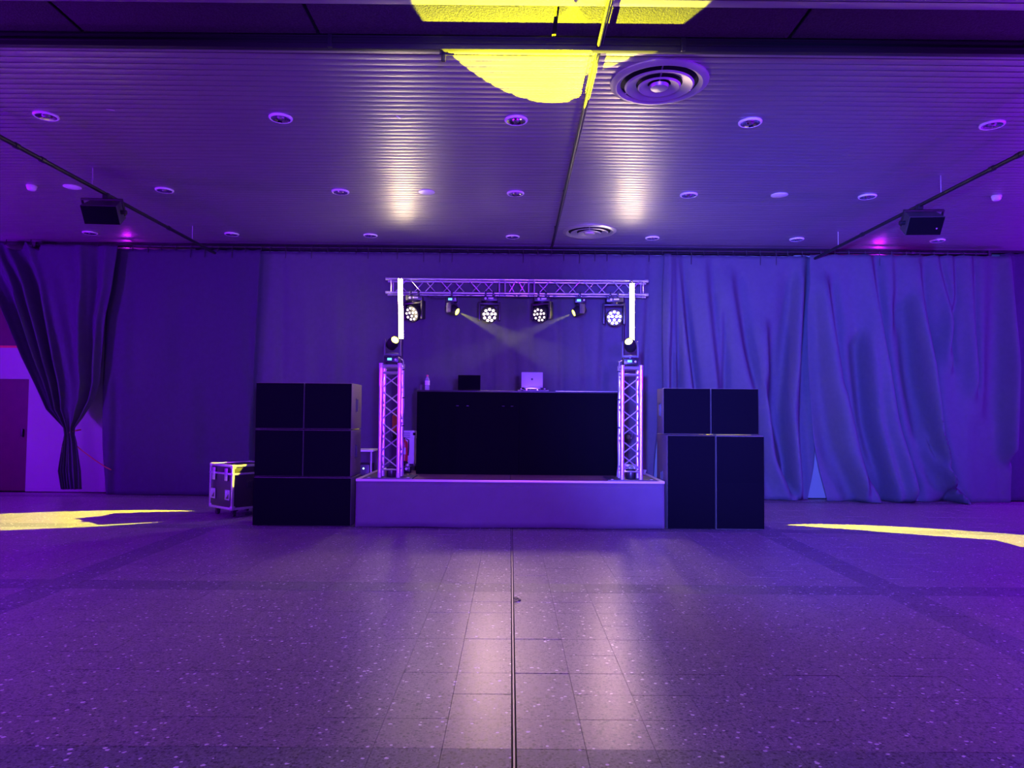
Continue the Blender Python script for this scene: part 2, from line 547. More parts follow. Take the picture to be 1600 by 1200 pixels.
diffuser(1.275, 6.14, 'large round air diffuser with concentric rings next to the yellow light patch')
diffuser(1.23, 11.26, 'round concentric air diffuser close to the curtain pipe above the stage')

# ---- recessed downlights
def make_downlight():
    t = thing('downlight', (0, 0, 0), 'x', 'downlight', 'recessed ceiling downlights')
    MB().lathe([(0.115, 0.0), (0.115, -0.010), (0.108, -0.018), (0.098, -0.019), (0.094, -0.016)], 32).build('trim_ring', M['whitemetal'], t)
    MB().lathe([(0.095, -0.017), (0.078, -0.011), (0.06, -0.006), (0.036, -0.003)], 12).build('reflector', M['chrome'], t, smooth=False)
    MB().lathe([(0.042, -0.002), (0.036, -0.014), (0.024, -0.024), (0.001, -0.028)], 9).build('lamp', M['chrome'], t, smooth=False)
    return t


dl0 = None
ordn = ['first', 'second', 'third', 'fourth', 'fifth', 'sixth', 'seventh']
rows = [(6.97, [-4.62, -2.30, 0.03, 2.35, 4.75], 'in the row nearest the black ceiling track'),
        (9.33, [-4.59, -2.27, 0.04, 2.33, 4.69], 'in the row level with the hung speakers'),
        (11.66, [-6.94, -4.61, -2.33, 0.01, 2.31, 4.69, 7.01], 'in the row closest to the curtain pipe')]
for yy, xs, where in rows:
    for i, xx in enumerate(xs):
        if dl0 is None:
            dl0 = make_downlight(); o = dl0
        else:
            o = dup(dl0)
        o.location = (xx, yy, CEIL)
        o.rotation_euler = (0, 0, random.uniform(0, 6))
        o['label'] = 'recessed downlight, %s from the left %s' % (ordn[i], where)
for xx, yy, lab in ((-5.75, 9.24, 'blank white round cover plate beside the speaker over the tied back curtain'),
                    (-1.13, 9.32, 'blank round cover plate in the warm light streak left of the ceiling pipe'),
                    (3.52, 9.31, 'blank round cover plate on the bluish side of the ceiling')):
    t = thing('cover_plate', (xx, yy, CEIL), lab, 'cover plate', 'blank round ceiling plates')
    MB().lathe([(0.108, 0.0), (0.108, -0.006), (0.10, -0.009), (0.001, -0.010)], 32).build('plate', M['whitemetal'], t)
for xx, yy, lab in ((-6.26, 9.21, 'white domed smoke detector on the violet ceiling near the tied back curtain'),
                    (6.35, 9.26, 'white domed smoke detector on the ceiling beyond the speaker with badge')):
    t = thing('smoke_detector', (xx, yy, CEIL), lab, 'smoke detector', 'ceiling smoke detectors')
    MB().lathe([(0.062, 0.0), (0.062, -0.02), (0.055, -0.026)], 24).build('base', M['whitemetal'], t)
    MB().lathe([(0.056, -0.024), (0.054, -0.045), (0.04, -0.062), (0.001, -0.068)], 24).build('dome', M['whitemetal'], t)

# ---- small speakers on the pipes
def hung_speaker(x, y, s, label):
    t = thing('hung_speaker', (x, y, 4.12), label, 'speaker', 'speakers hung from the ceiling pipes')
    Tm = Matrix.Translation((0, -0.02, -0.225)) @ Matrix.Rotation(math.radians(s * 4), 4, 'Z') @ Matrix.Rotation(math.radians(33), 4, 'X')
    fw, bw, hh, dp = 0.212, 0.175, 0.118, 0.26
    vs = [(-fw, -dp / 2, -hh), (fw, -dp / 2, -hh), (fw, -dp / 2, hh), (-fw, -dp / 2, hh),
          (-bw, dp / 2, -hh), (bw, dp / 2, -hh), (bw, dp / 2, hh), (-bw, dp / 2, hh)]
    fs = [(0, 1, 2, 3), (4, 7, 6, 5), (0, 4, 5, 1), (2, 6, 7, 3), (0, 3, 7, 4), (1, 5, 6, 2)]
    MB().add(vs, fs, Tm).build('cabinet', M['hangcab'], t)
    MB().box((0, -dp / 2 - 0.006, 0), (2 * fw - 0.012, 0.014, 2 * hh - 0.012), 0.004, Tm).build('grille', M['grille'], t)
    if s < 0:
        MB().lathe([(0.010, 0.0), (0.010, 0.003), (0.0005, 0.004)], 12, Tm @ Matrix.Translation((0.140, -dp / 2 - 0.013, -0.03)) @ Matrix.Rotation(PI / 2, 4, 'X')).build('badge', M['alu'], t)
    y2 = MB()
    y2.box((0, 0.0, 0.155), (0.49, 0.045, 0.02), 0.003, Tm)
    for sx in (-1, 1):
        y2.box((sx * 0.238, 0.0, 0.06), (0.012, 0.045, 0.2), 0.003, Tm)
    y2.build('yoke', M['blackmetal'], t)
    for sx in (-1, 1):
        MB().cyl(Tm @ Vector((sx * 0.19, 0, 0)), Tm @ Vector((sx * 0.258, 0, 0)), 0.028, n=12).build('yoke_knob', M['blackgloss'], t)
    MB().box((0, 0, -0.03), (0.07, 0.06, 0.09), 0.008).build('pipe_clamp', M['blackgloss'], t)


hung_speaker(-5.05, 8.80, 1, 'black speaker hung from the ceiling pipe near the tied back curtain, plain front')
hung_speaker(5.16, 8.95, -1, 'black speaker hung from the ceiling pipe on the blue side, with white badge')

# ================================================================== CURTAINS
top_trim = thing('curtain_track', (0, 12.36, 4.33), 'thin black rail along the ceiling edge directly above the curtain pipe', 'rail')
MB().box((0, 0, 0), (2 * XW - 0.2, 0.05, 0.05), 0.004).build('rail', M['blackmetal'], top_trim)
MB().box((-0.3, -0.02, -0.05), (10.4, 0.03, 0.09), 0.003).build('fascia', M['black'], top_trim)
cp = thing('curtain_pipe', (0, 12.2, 4.235), 'long black pipe with end caps from which the stage curtains hang', 'pipe')
MB().cyl((-8.19, 0, 0.025), (8.21, 0, 0.025), 0.03, n=14).build('pipe', M['blackmetal'], cp)
for xx in (-8.19, 8.21):
    MB().box((xx, 0, 0.025), (0.06, 0.09, 0.1), 0.006).build('end_cap', M['blackgloss'], cp)
for xx in (-6.6, -5.2, -2.6, 0.6, 3.1, 5.1, 6.9):
    MB().box((xx, 0.06, 0.04), (0.03, 0.12, 0.03), 0.004).cyl((xx - 0.04, 0, 0.025), (xx + 0.04, 0, 0.025), 0.037, n=12).build('bracket', M['blackgloss'], cp)


def lerp(nodes, z):
    """nodes: [(z, x)...] from top to bottom"""
    if z >= nodes[0][0]: return nodes[0][1]
    for (z0, x0), (z1, x1) in zip(nodes, nodes[1:]):
        if z >= z1:
            t = (z0 - z) / (z0 - z1)
            t2 = t
            return x0 + (x1 - x0) * t2
    return nodes[-1][1]


def smoothpath(nodes, z):
    h = 0.18
    return (lerp(nodes, z + h) + 2 * lerp(nodes, z) + lerp(nodes, z - h)) / 4


def curtain(name, label, L, R, zt, zb, Y, folds, m, nx, nz=56, waves=(), ties=0.24, seedn=1, rag=0.0, top_sag=0.018, gain=1.0):
    rnd = random.Random(seedn)
    ph = [(rnd.uniform(0, 6.28), rnd.uniform(0.75, 1.25)) for _ in range(6)]
    V, F = [], []
    for j in range(nz + 1):
        v = j / nz
        for i in range(nx + 1):
            u = i / nx
            z0 = zt + (zb - zt) * v
            xl, xr = smoothpath(L, z0), smoothpath(R, z0)
            x = xl + (xr - xl) * u
            sag = top_sag * (1 - abs(2 * ((x / ties) % 1) - 1)) * max(0, 1 - v * 12)
            z = z0 - sag
            d = 0.0
            for k, (wl, am) in enumerate(waves):
                p = ph[k]
                d += am * math.sin(2 * PI * x / wl + p[0] + 0.5 * math.sin(x * 1.7 + p[0])) * (0.35 + 0.65 * min(1, v * p[1]))
            for nodes, wd, am in folds:
                if z > nodes[0][0] + 0.3 or z < nodes[-1][0] - 0.3:
                    continue
                fade = min(1, (nodes[0][0] + 0.3 - z) / 0.3, (z - nodes[-1][0] + 0.3) / 0.3)
                t = (x - smoothpath(nodes, z)) / wd
                if abs(t) < 6:
                    r = math.exp(-(t / 2.3) ** 2) if t < 0 else math.exp(-(t / 0.85) ** 2)
                    d += gain * (0.3 + 0.7 * min(1, v * 2.2)) * am * fade * (r - 0.55 * math.exp(-((t - 1.7) / 0.9) ** 2))
            zz = z
            if rag and v > 0.97:
                zz += rag * (0.5 + 0.5 * math.sin(x * 5 + ph[2][0]))
            V.append((x, Y - d, zz))
    for j in range(nz):
        for i in range(nx):
            a = j * (nx + 1) + i
            F.append((a, a + 1, a + nx + 2, a + nx + 1))
    root = bpy.data.objects.new(name, None)
    mb = MB(); mb.v, mb.f = V, F
    me = mb.mesh(name, m, True, 80)
    bpy.data.objects.remove(root)
    o = obj(name, me)
    sd = o.modifiers.new('thickness', 'SOLIDIFY')
    sd.thickness = 0.004
    tag(o, label, 'curtain', 'stage curtains on the pipe')
    return o


def tie_strips(par, x0, x1, step, Y, z, seedn):
    rnd = random.Random(seedn)
    x = x0 + step / 2
    me = {}
    while x < x1:
        ln = rnd.choice([0.04, 0.05, 0.05, 0.06, 0.08, 0.16, 0.2])
        mb = MB()
        mb.tube([(0, -0.048, 0.055), (0.004, -0.052, 0.035), (0.0, -0.05, 0.0), (0.006, -0.055, -0.02), (0.0, -0.058, -ln)], 0.007, 6)
        mb.build('tie', M['cable'], par, (x + rnd.uniform(-0.03, 0.03), Y, z))
        x += step


ZT = 4.205
# left panel (flat)
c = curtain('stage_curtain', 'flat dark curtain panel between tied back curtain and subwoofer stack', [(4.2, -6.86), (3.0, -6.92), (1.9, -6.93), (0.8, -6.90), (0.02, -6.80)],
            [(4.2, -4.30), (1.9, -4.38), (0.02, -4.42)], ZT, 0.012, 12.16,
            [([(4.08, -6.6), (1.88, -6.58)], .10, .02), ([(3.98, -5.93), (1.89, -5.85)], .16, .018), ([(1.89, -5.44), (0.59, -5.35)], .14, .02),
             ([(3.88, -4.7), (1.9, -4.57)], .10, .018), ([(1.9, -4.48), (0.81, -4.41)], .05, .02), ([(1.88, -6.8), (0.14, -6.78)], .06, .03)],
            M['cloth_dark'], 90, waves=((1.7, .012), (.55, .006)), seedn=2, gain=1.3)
tie_strips(c, -6.6, -4.3, 0.24, 12.2, 4.215, 12)
# centre panel
c = curtain('stage_curtain', 'wide dark curtain panel behind the truss and the booth', [(4.2, -4.36), (1.9, -4.46), (0.02, -4.50)],
            [(4.2, 2.70), (2.4, 2.68), (1.75, 2.60), (0.9, 2.49), (0.02, 2.42)], ZT, 0.012, 12.27,
            [([(4.0, -4.07), (1.91, -4.06)], .08, .02), ([(4.0, -3.63), (0.82, -3.47)], .14, .02), ([(3.9, -3.02), (1.92, -3.04)], .12, .025),
             ([(4.01, -2.64), (1.92, -2.65)], .10, .02), ([(4.13, -1.21), (1.93, -1.13)], .10, .03), ([(2.81, -.7), (1.83, -.63)], .08, .03),
             ([(2.82, -.37), (1.83, -.39)], .07, .03), ([(3.04, -.1), (1.83, -.03)], .08, .04), ([(4.15, .3), (1.95, .28)], .06, .03), ([(4.15, .77), (1.95, .77)], .07, .04),
             ([(4.16, 1.1), (1.95, 1.17)], .08, .04), ([(4.16, 1.54), (1.95, 1.44)], .08, .035), ([(4.05, 2.04), (2.4, 1.93), (.87, 1.88)], .07, .045),
             ([(4.11, 2.31), (2.4, 2.21), (.87, 2.15)], .06, .05)],
            M['cloth'], 240, waves=((1.1, .014), (.42, .008)), seedn=3, gain=1.6)
tie_strips(c, -4.25, 2.6, 0.24, 12.2, 4.215, 13)
# right of the stage
c = curtain('stage_curtain', 'bluish fan folded curtain panel behind the mixed speaker stack', [(4.2, 2.62), (3.6, 2.58), (2.4, 2.57), (1.2, 2.58), (0.02, 2.60)],
            [(4.2, 5.20), (3.0, 5.16), (2.0, 5.18), (1.2, 5.22), (0.9, 5.22), (0.6, 5.20), (0.02, 5.10)], ZT, 0.012, 12.26,
            [([(4.15, 2.7), (2.4, 2.66), (.65, 2.66)], .06, .06), ([(4.15, 2.78), (2.84, 2.78), (1.91, 2.80)], .05, .05), ([(4.12, 2.84), (2.85, 2.95), (1.75, 3.08)], .07, .06),
             ([(3.95, 3.31), (2.85, 3.39), (1.75, 3.48)], .09, .05), ([(3.74, 3.75), (2.63, 3.91), (1.76, 4.09)], .10, .055), ([(3.07, 3.58), (1.75, 3.6)], .06, .03),
             ([(2.86, 4.35), (1.43, 4.39), (.13, 4.71)], .09, .045), ([(1.87, 4.29), (.67, 4.44), (.03, 4.82)], .07, .05),
             ([(4.17, 5.03), (2.42, 4.90), (1.11, 4.85), (.08, 4.92)], .08, .045), ([(3.75, 4.85), (1.55, 4.64), (.13, 4.76)], .08, -.06)],
            M['cloth'], 110, waves=((.9, .012), (.33, .006)), seedn=4, gain=3.2)
tie_strips(c, 2.7, 5.1, 0.24, 12.19, 4.215, 14)
c = curtain('stage_curtain', 'blue curtain panel with long diagonal folds sweeping to the floor', [(4.2, 5.10), (3.0, 5.045), (2.0, 5.08), (1.1, 5.13), (0.6, 5.20), (0.02, 5.36)],
            [(4.2, 8.56), (2.5, 8.56), (0.02, 8.44)], ZT, 0.012, 12.11,
            [([(3.42, 5.15), (1.99, 5.25), (.9, 5.43), (-.02, 5.85)], .09, -.03), ([(3.64, 5.32), (1.77, 5.53), (.68, 5.8), (-.02, 6.2)], .10, .08),
             ([(1.77, 5.6), (.9, 5.72), (.25, 5.9)], .07, .03), ([(4.09, 6.08), (2.44, 6.26), (1.34, 6.42), (.2, 6.75)], .09, .09), ([(2.65, 5.92), (1.34, 6.03), (.09, 6.38)], .08, -.06),
             ([(4.09, 6.46), (3.1, 6.47)], .07, .03), ([(3.32, 6.71), (2.0, 6.86), (.69, 7.12), (-.01, 7.49)], .09, -.07), ([(4.0, 6.9), (2.66, 6.98), (1.35, 7.1), (.3, 7.35)], .09, .08),
             ([(4.1, 7.25), (3.33, 7.4), (2.45, 7.45)], .05, .04), ([(4.1, 7.5), (3.44, 7.51), (2.67, 7.36)], .05, .035), ([(4.2, 7.81), (3.11, 7.8), (2.01, 7.81)], .06, .045),
             ([(.91, 7.01), (.48, 7.28), (-.01, 7.65)], .06, .05), ([(4.13, 8.46), (2.46, 8.46), (.92, 8.38)], .06, .09), ([(4.11, 8.05), (1.57, 7.92)], .12, .02)],
            M['cloth'], 170, waves=((1.0, .014), (.36, .007)), seedn=5, gain=3.4)
tie_strips(c, 5.2, 8.2, 0.24, 12.18, 4.215, 15)
# far right, set back
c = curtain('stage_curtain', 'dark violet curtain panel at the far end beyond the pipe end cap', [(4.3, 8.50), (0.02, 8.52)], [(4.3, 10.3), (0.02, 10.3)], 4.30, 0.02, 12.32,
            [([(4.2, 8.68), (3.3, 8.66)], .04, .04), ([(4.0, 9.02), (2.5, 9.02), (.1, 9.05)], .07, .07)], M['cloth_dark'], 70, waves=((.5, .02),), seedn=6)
# tied back curtain at the left
Lf = [(4.3, -9.25), (3.5, -8.74), (2.9, -8.44), (2.3, -8.17), (1.8, -7.93), (1.44, -7.76), (1.14, -7.46), (1.02, -7.44), (0.9, -7.46), (0.42, -7.52), (0.12, -7.46)]
Rt = [(4.3, -6.66), (3.5, -6.74), (2.96, -6.84), (2.2, -6.89), (1.9, -6.90), (1.6, -6.98), (1.3, -7.16), (1.14, -7.28), (1.02, -7.28), (0.9, -7.24), (0.42, -7.16), (0.12, -7.14)]


def tied():
    nx, nz = 150, 110
    V, F = [], []
    for j in range(nz + 1):
        v = j / nz
        z0 = 4.27 + (0.115 - 4.27) * v
        xl, xr = lerp(Lf, z0), lerp(Rt, z0)
        wdt = xr - xl
        for i in range(nx + 1):
            u = i / nx
            x = xl + wdt * u
            z = z0
            if v < 0.12:   # swags between the hooks at the outer end
                k = max(0, 1 - v / 0.12)
                z -= k * 0.14 * abs(math.sin((x + 8.62) * PI / 0.42)) * (1 if x < -7.98 else 0)
                z -= k * (0.055 if x > -7.98 else 0)
            d = 0.0
            amp = 0.05 + 0.09 * min(1, max(0, (z0 - 1.1) / 1.2))
            for uc, wd, a in ((0.02, .018, .8), (0.10, .03, -.7), (0.20, .025, 1.2), (0.29, .02, 1.0), (0.35, .03, -.9), (0.42, .03, .7), (0.62, .06, -.25), (0.76, .035, .9), (0.86, .03, -.5), (0.93, .03, .5)):
                t = (u - uc) / wd
                if abs(t) < 3.5:
                    d += amp * a * math.exp(-t * t)
            d += 0.012 * math.sin(u * 37 + 2.5 * z0)
            d += 0.05 * math.sin(PI * u) * (1 if z0 < 1.6 else max(0.2, 1 - (z0 - 1.6)))
            V.append((x, 12.0 - d * (0.5 + 0.5 * min(1, v * 4)), z))
    for j in range(nz):
        for i in range(nx):
            a = j * (nx + 1) + i
            F.append((a, a + 1, a + nx + 2, a + nx + 1))
    mb = MB(); mb.v, mb.f = V, F
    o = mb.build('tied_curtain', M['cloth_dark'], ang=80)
    o.modifiers.new('thickness', 'SOLIDIFY').thickness = 0.004
    tag(o, 'dark curtain gathered and tied back to a point with a hanging tail', 'curtain', 'stage curtains on the pipe')
    MB().tube([(-7.48, 12.05, 1.07), (-7.42, 11.98, 1.05), (-7.34, 11.96, 1.06), (-7.27, 12.0, 1.09), (-7.25, 12.1, 1.10)], 0.012, 6).build('tieback_band', M['rope'], o)
    MB().tube([(-7.40, 11.98, 1.10), (-7.33, 11.98, 0.93), (-7.22, 12.03, 0.79), (-7.0, 12.09, 0.60), (-6.80, 12.10, 0.47), (-6.72, 12.11, 0.43)], 0.008, 6).build('cord', M['rope'], o)
    MB().tube([(-7.42, 11.97, 1.05), (-7.46, 11.96, 0.9), (-7.47, 11.97, 0.72)], 0.007, 6).build('cord_end', M['cablegrey'], o)
    for xx in (-8.62, -8.2):
        MB().cyl((xx, 12.1, 4.33), (xx, 12.08, 4.24), 0.007, n=6).build('tie', M['cable'], o)
    tie_strips(o, -7.95, -6.8, 0.24, 12.2, 4.215, 16)


tied()

# ================================================================== STAGE
SX0, SX1, SY0, SY1, SZ = -1.935, 1.945, 9.04, 11.0, 0.60
st = thing('stage', (0, 9.04, 0), 'low stage platform with cloth skirt and pale metal edge', 'stage')
mid = 0.005
for a, b in ((SX0, mid - 0.003), (mid + 0.003, SX1)):
    a, b = (a + 0.048, b) if a < -1 else (a, b - 0.048)
    MB().box(((a + b) / 2, (SY1 - SY0) / 2, SZ - 0.025), (b - a, SY1 - SY0 - 0.05, 0.05), 0.003).build('deck_panel', M['deck'], st)
e = MB()
e.box(((SX0 + SX1) / 2, 0.0, SZ - 0.012), (SX1 - SX0, 0.03, 0.028), 0.003)
e.build('edge_rail', M['deckedge'], st)
for xx in (SX0 + 0.02, SX1 - 0.02):
    MB().box((xx, (SY1 - SY0) / 2 + 0.01, SZ - 0.012), (0.055, SY1 - SY0, 0.030), 0.003).build('edge_rail', M['deckedge'], st)
for xx in (SX0 + 0.1, mid - 0.06, mid + 0.06, SX1 - 0.1):
    for yy in (0.15, SY1 - SY0 - 0.12):
        MB().cyl((xx, yy, 0.0), (xx, yy, SZ - 0.05), 0.024, n=10).build('leg', M['alurough'], st)
# skirt with slight sag folds
V, F = [], []
nx, nz = 120, 8
for j in range(nz + 1):
    v = j / nz
    for i in range(nx + 1):
        u = i / nx
        x = SX0 + 0.004 + (SX1 - SX0 - 0.008) * u
        d = 0.006 * math.sin(x * 7.0) * v + 0.004 * math.sin(x * 19 + 1) * v * v + 0.008 * math.exp(-((x + 0.55) / 0.3) ** 2) * v
        zz = (SZ - 0.025) * (1 - v) + (0.012 + 0.004 * math.sin(x * 4)) * v
        V.append((x, -0.016 - d - 0.012 * v, zz))
for j in range(nz):
    for i in range(nx):
        a = j * (nx + 1) + i
        F.append((a, a + 1, a + nx + 2, a + nx + 1))
mb = MB(); mb.v, mb.f = V, F
sk = mb.build('skirt', M['skirt'], st)
sk.modifiers.new('thickness', 'SOLIDIFY').thickness = 0.004

for xx, lab in ((-1.545, 'dark steel base plate under the truss tower beside the six box subwoofer stack'),
                (1.55, 'dark steel base plate under the truss tower beside the mixed speaker stack')):
    t = thing('base_plate', (xx, 9.33, SZ + 0.0005), lab, 'base plate', 'tower base plates')
    MB().box((0, 0, 0.006), (0.62, 0.52, 0.012), 0.002).build('plate', M['plate'], t)
    for sx in (-1, 1):
        MB().cyl((sx * 0.25, -0.2, 0.012), (sx * 0.25, -0.2, 0.018), 0.02, n=12).build('bolt', M['alurough'], t)

# ---- truss towers
def tower(x, label):
    t = thing('truss_tower', (x, 9.27, SZ + 0.013), label, 'truss', 'box truss towers on stage')
    h, a = 1.455, 0.119
    ch = MB().cyl((0, 0, 0.0), (0, 0, h), 0.0245, n=16).mesh('chord', M['alu'])
    co = MB().cyl((0, 0, 0), (0, 0, 0.06), 0.028, n=16).mesh('connector', M['alurough'])
    for sx in (-1, 1):
        for sy in (-1, 1):
            obj('chord', ch, t, (sx * a, sy * a, 0))
            obj('connector', co, t, (sx * a, sy * a, 0))
            obj('connector', co, t, (sx * a, sy * a, h - 0.055))
    def bar(p, q, r=0.0085, nm='brace'):
        MB().cyl(p, q, r, n=8).build(nm, M['alu'], t)
    for z, r in ((h - 0.03, 0.02), (h - 0.115, 0.013), (0.10, 0.010)):
        for s in (-1, 1):
            bar((-a, s * a, z), (a, s * a, z), r, 'crossbar')
            bar((s * a, -a, z), (s * a, a, z), r, 'crossbar')
    n = 6
    z0, z1 = 0.115, h - 0.13
    for k in range(n):
        za, zb = z0 + (z1 - z0) * k / n + 0.008, z0 + (z1 - z0) * (k + 1) / n - 0.008
        s = 1 if k % 2 else -1
        bar((-a * s, -a, za), (a * s, -a, zb))
        bar((a * s, a, za), (-a * s, a, zb))
        bar((-a, -a * s, za), (-a, a * s, zb))
        bar((a, a * s, za), (a, -a * s, zb))
    return t


tower(-1.543, 'aluminium box truss tower beside the six box subwoofer stack')
tower(1.55, 'aluminium box truss tower beside the mixed stack with tall speakers')

# ---- crank stands carrying the horizontal truss
for sx, lab in ((-1.81, 'black crank stand behind the truss tower near the fire extinguisher'), (1.86, 'black crank stand behind the truss tower near the power box')):
    t = thing('crank_stand', (sx, 11.81, 0), lab, 'stand', 'crank stands holding the truss')
    MB().box((0, 0, 0.75), (0.075, 0.075, 1.38), 0.006).build('outer_mast', M['blackmetal'], t)
    MB().box((0, 0, 1.45), (0.055, 0.055, 1.5), 0.005).build('middle_mast', M['blackmetal'], t)
    MB().cyl((0, 0, 2.1), (0, 0, 3.385), 0.02, n=12).build('inner_mast', M['blackmetal'], t)
    MB().box((0, 0, 0.07), (0.13, 0.13, 0.14), 0.01).build('foot_block', M['blackgloss'], t)
    for a in ((2.0, 2.8, 3.6, 4.6) if sx < 0 else (1.75, 0.55, -0.2, -1.3)):
        MB().cyl((0.04 * math.cos(a), 0.04 * math.sin(a), 0.09), (0.5 * math.cos(a), (0.5 if math.sin(a) < 0 else 0.28) * math.sin(a), 0.016), 0.014, n=8).build('leg', M['blackmetal'], t)
    ws = -1 if sx < 0 else 1
    MB().box((ws * 0.07, -0.02, 1.05), (0.09, 0.11, 0.14), 0.015).build('winch', M['blackgloss'], t)
    MB().tube([(ws * 0.11, -0.02, 1.05), (ws * 0.14, -0.02, 1.05), (ws * 0.14, -0.10, 1.13)], 0.008, 8).build('crank', M['alurough'], t)

# ---- horizontal truss
TZ, TD = 3.411, 0.227
tt = thing('lighting_truss', (0.085, 11.7, TZ), 'horizontal aluminium box truss carrying six moving heads above the stage', 'truss')
x0, x1 = -2.13, 2.136
for zz in (0, TD):
    for yy in (0, TD):
        MB().cyl((x0, yy, zz), (x1, yy, zz), 0.020, n=14).build('chord', M['alu'], tt)
        for xx in (x0, x1):
            MB().cyl((xx - 0.03, yy, zz), (xx + 0.03, yy, zz), 0.026, n=12).build('connector', M['alurough'], tt)
secs = [(x0 + 0.03, -0.267), (-0.222, 0.216), (0.261, x1 - 0.03)]


def tbar(p, q, r=0.0085, nm='brace'):
    MB().cyl(p, q, r, n=8).build(nm, M['alu'], tt)


for a, b in secs:
    for xx in (a + 0.03, b - 0.02):
        for yy in (0, TD):
            tbar((xx, yy, 0), (xx, yy, TD), 0.0105, 'upright')
        for zz in (0, TD):
            tbar((xx, 0, zz), (xx, TD, zz), 0.009, 'crossbar')
    a2, b2 = a + 0.075, b - 0.06
    n = 7 if b - a > 1 else 2
    for k in range(n):
        xa, xb = a2 + (b2 - a2) * (k + 0.08) / n, a2 + (b2 - a2) * (k + 0.92) / n
        s = k % 2
        tbar((xa, 0, s * TD), (xb, 0, (1 - s) * TD))
        tbar((xa, TD, (1 - s) * TD), (xb, TD, s * TD))
        tbar((xa, s * TD, 0), (xb, (1 - s) * TD, 0))
for xx in (-0.244, 0.239):
    for zz in (0, TD):
        for yy in (0, TD):
            MB().cyl((xx - 0.045, yy, zz), (xx + 0.045, yy, zz), 0.022, n=12).build('connector', M['alurough'], tt)
cb = MB()
cb.tube([(-1.47, 0.08, -0.04), (-1.42, 0.0, -0.085), (-1.27, -0.01, -0.095), (-1.16, 0.0, -0.08), (-1.12, 0.03, -0.05), (-1.07, 0.13, -0.035), (-0.57, 0.14, -0.03)], 0.0065, 6)
cb.tube([(-0.34, 0.14, -0.03), (0.0, 0.14, -0.045), (0.4, 0.14, -0.035), (0.9, 0.14, -0.045), (1.48, 0.14, -0.035)], 0.0065, 6)
tag(cb.build('truss_cable', M['cable'], None, (0.085, 11.7, TZ)), 'black cable looping under the lighting truss between the moving heads', 'cable')

# ---- LED tubes
for xt, xb, zt, zb, lab in ((-1.808, -1.776, 3.632, 2.61, 'glowing white vertical light tube above the moving head near the subwoofer stack'),
                            (1.955, 1.957, 3.592, 2.627, 'glowing white vertical light tube beside the wash head facing the hall')):
    t = thing('light_tube', (xb, 11.52, zb), lab, 'light tube', 'vertical light tubes')
    d = xt - xb
    hgt = zt - zb - 0.02
    n = 14
    vs = [(d * (z / hgt) - 0.036 * math.cos(PI * k / n), -0.036 * math.sin(PI * k / n), z) for z in (0.02, hgt) for k in range(n + 1)]
    vs += [(d - 0.036 * math.cos(PI * k / n), 0.036 * math.sin(PI * k / n), hgt) for k in range(1, n)]
    MB().add(vs, [(k, k + 1, n + 2 + k, n + 1 + k) for k in range(n)] + [tuple(range(n + 1, 2 * n + 2)) + tuple(range(3 * n, 2 * n + 1, -1))]).build('diffuser', M['tubeglow'], t)
    vs = [(d * (z / hgt) + 0.037 * math.cos(PI * k / n), 0.037 * math.sin(PI * k / n), z) for z in (0.02, hgt) for k in range(n + 1)]
    MB().add(vs, [(k, k + 1, n + 2 + k, n + 1 + k) for k in range(n)]).build('housing', M['blackgloss'], t)
    MB().cyl((0, 0, -0.01), (0, 0, 0.02), 0.038, n=20).build('end_cap', M['blackgloss'], t)
    MB().lathe([(0.037, hgt - 0.012), (0.040, hgt - 0.012), (0.040, hgt + 0.006), (0.037, hgt + 0.006)], 20, Matrix.Translation((d, 0, 0)), close=True).build('end_ring', M['blackgloss'], t)
    for zz in (TZ - zb, TZ + TD - zb - 0.03):
        MB().box((d * 0.8, 0.098, zz), (0.03, 0.125, 0.03), 0.004).build('clamp', M['blackgloss'], t)

# ---- moving heads
def head_dirs(d):
    d = Vector(d).normalized()
    return d, d.to_track_quat('Z', 'Y').to_matrix().to_4x4()


HS = 1.136


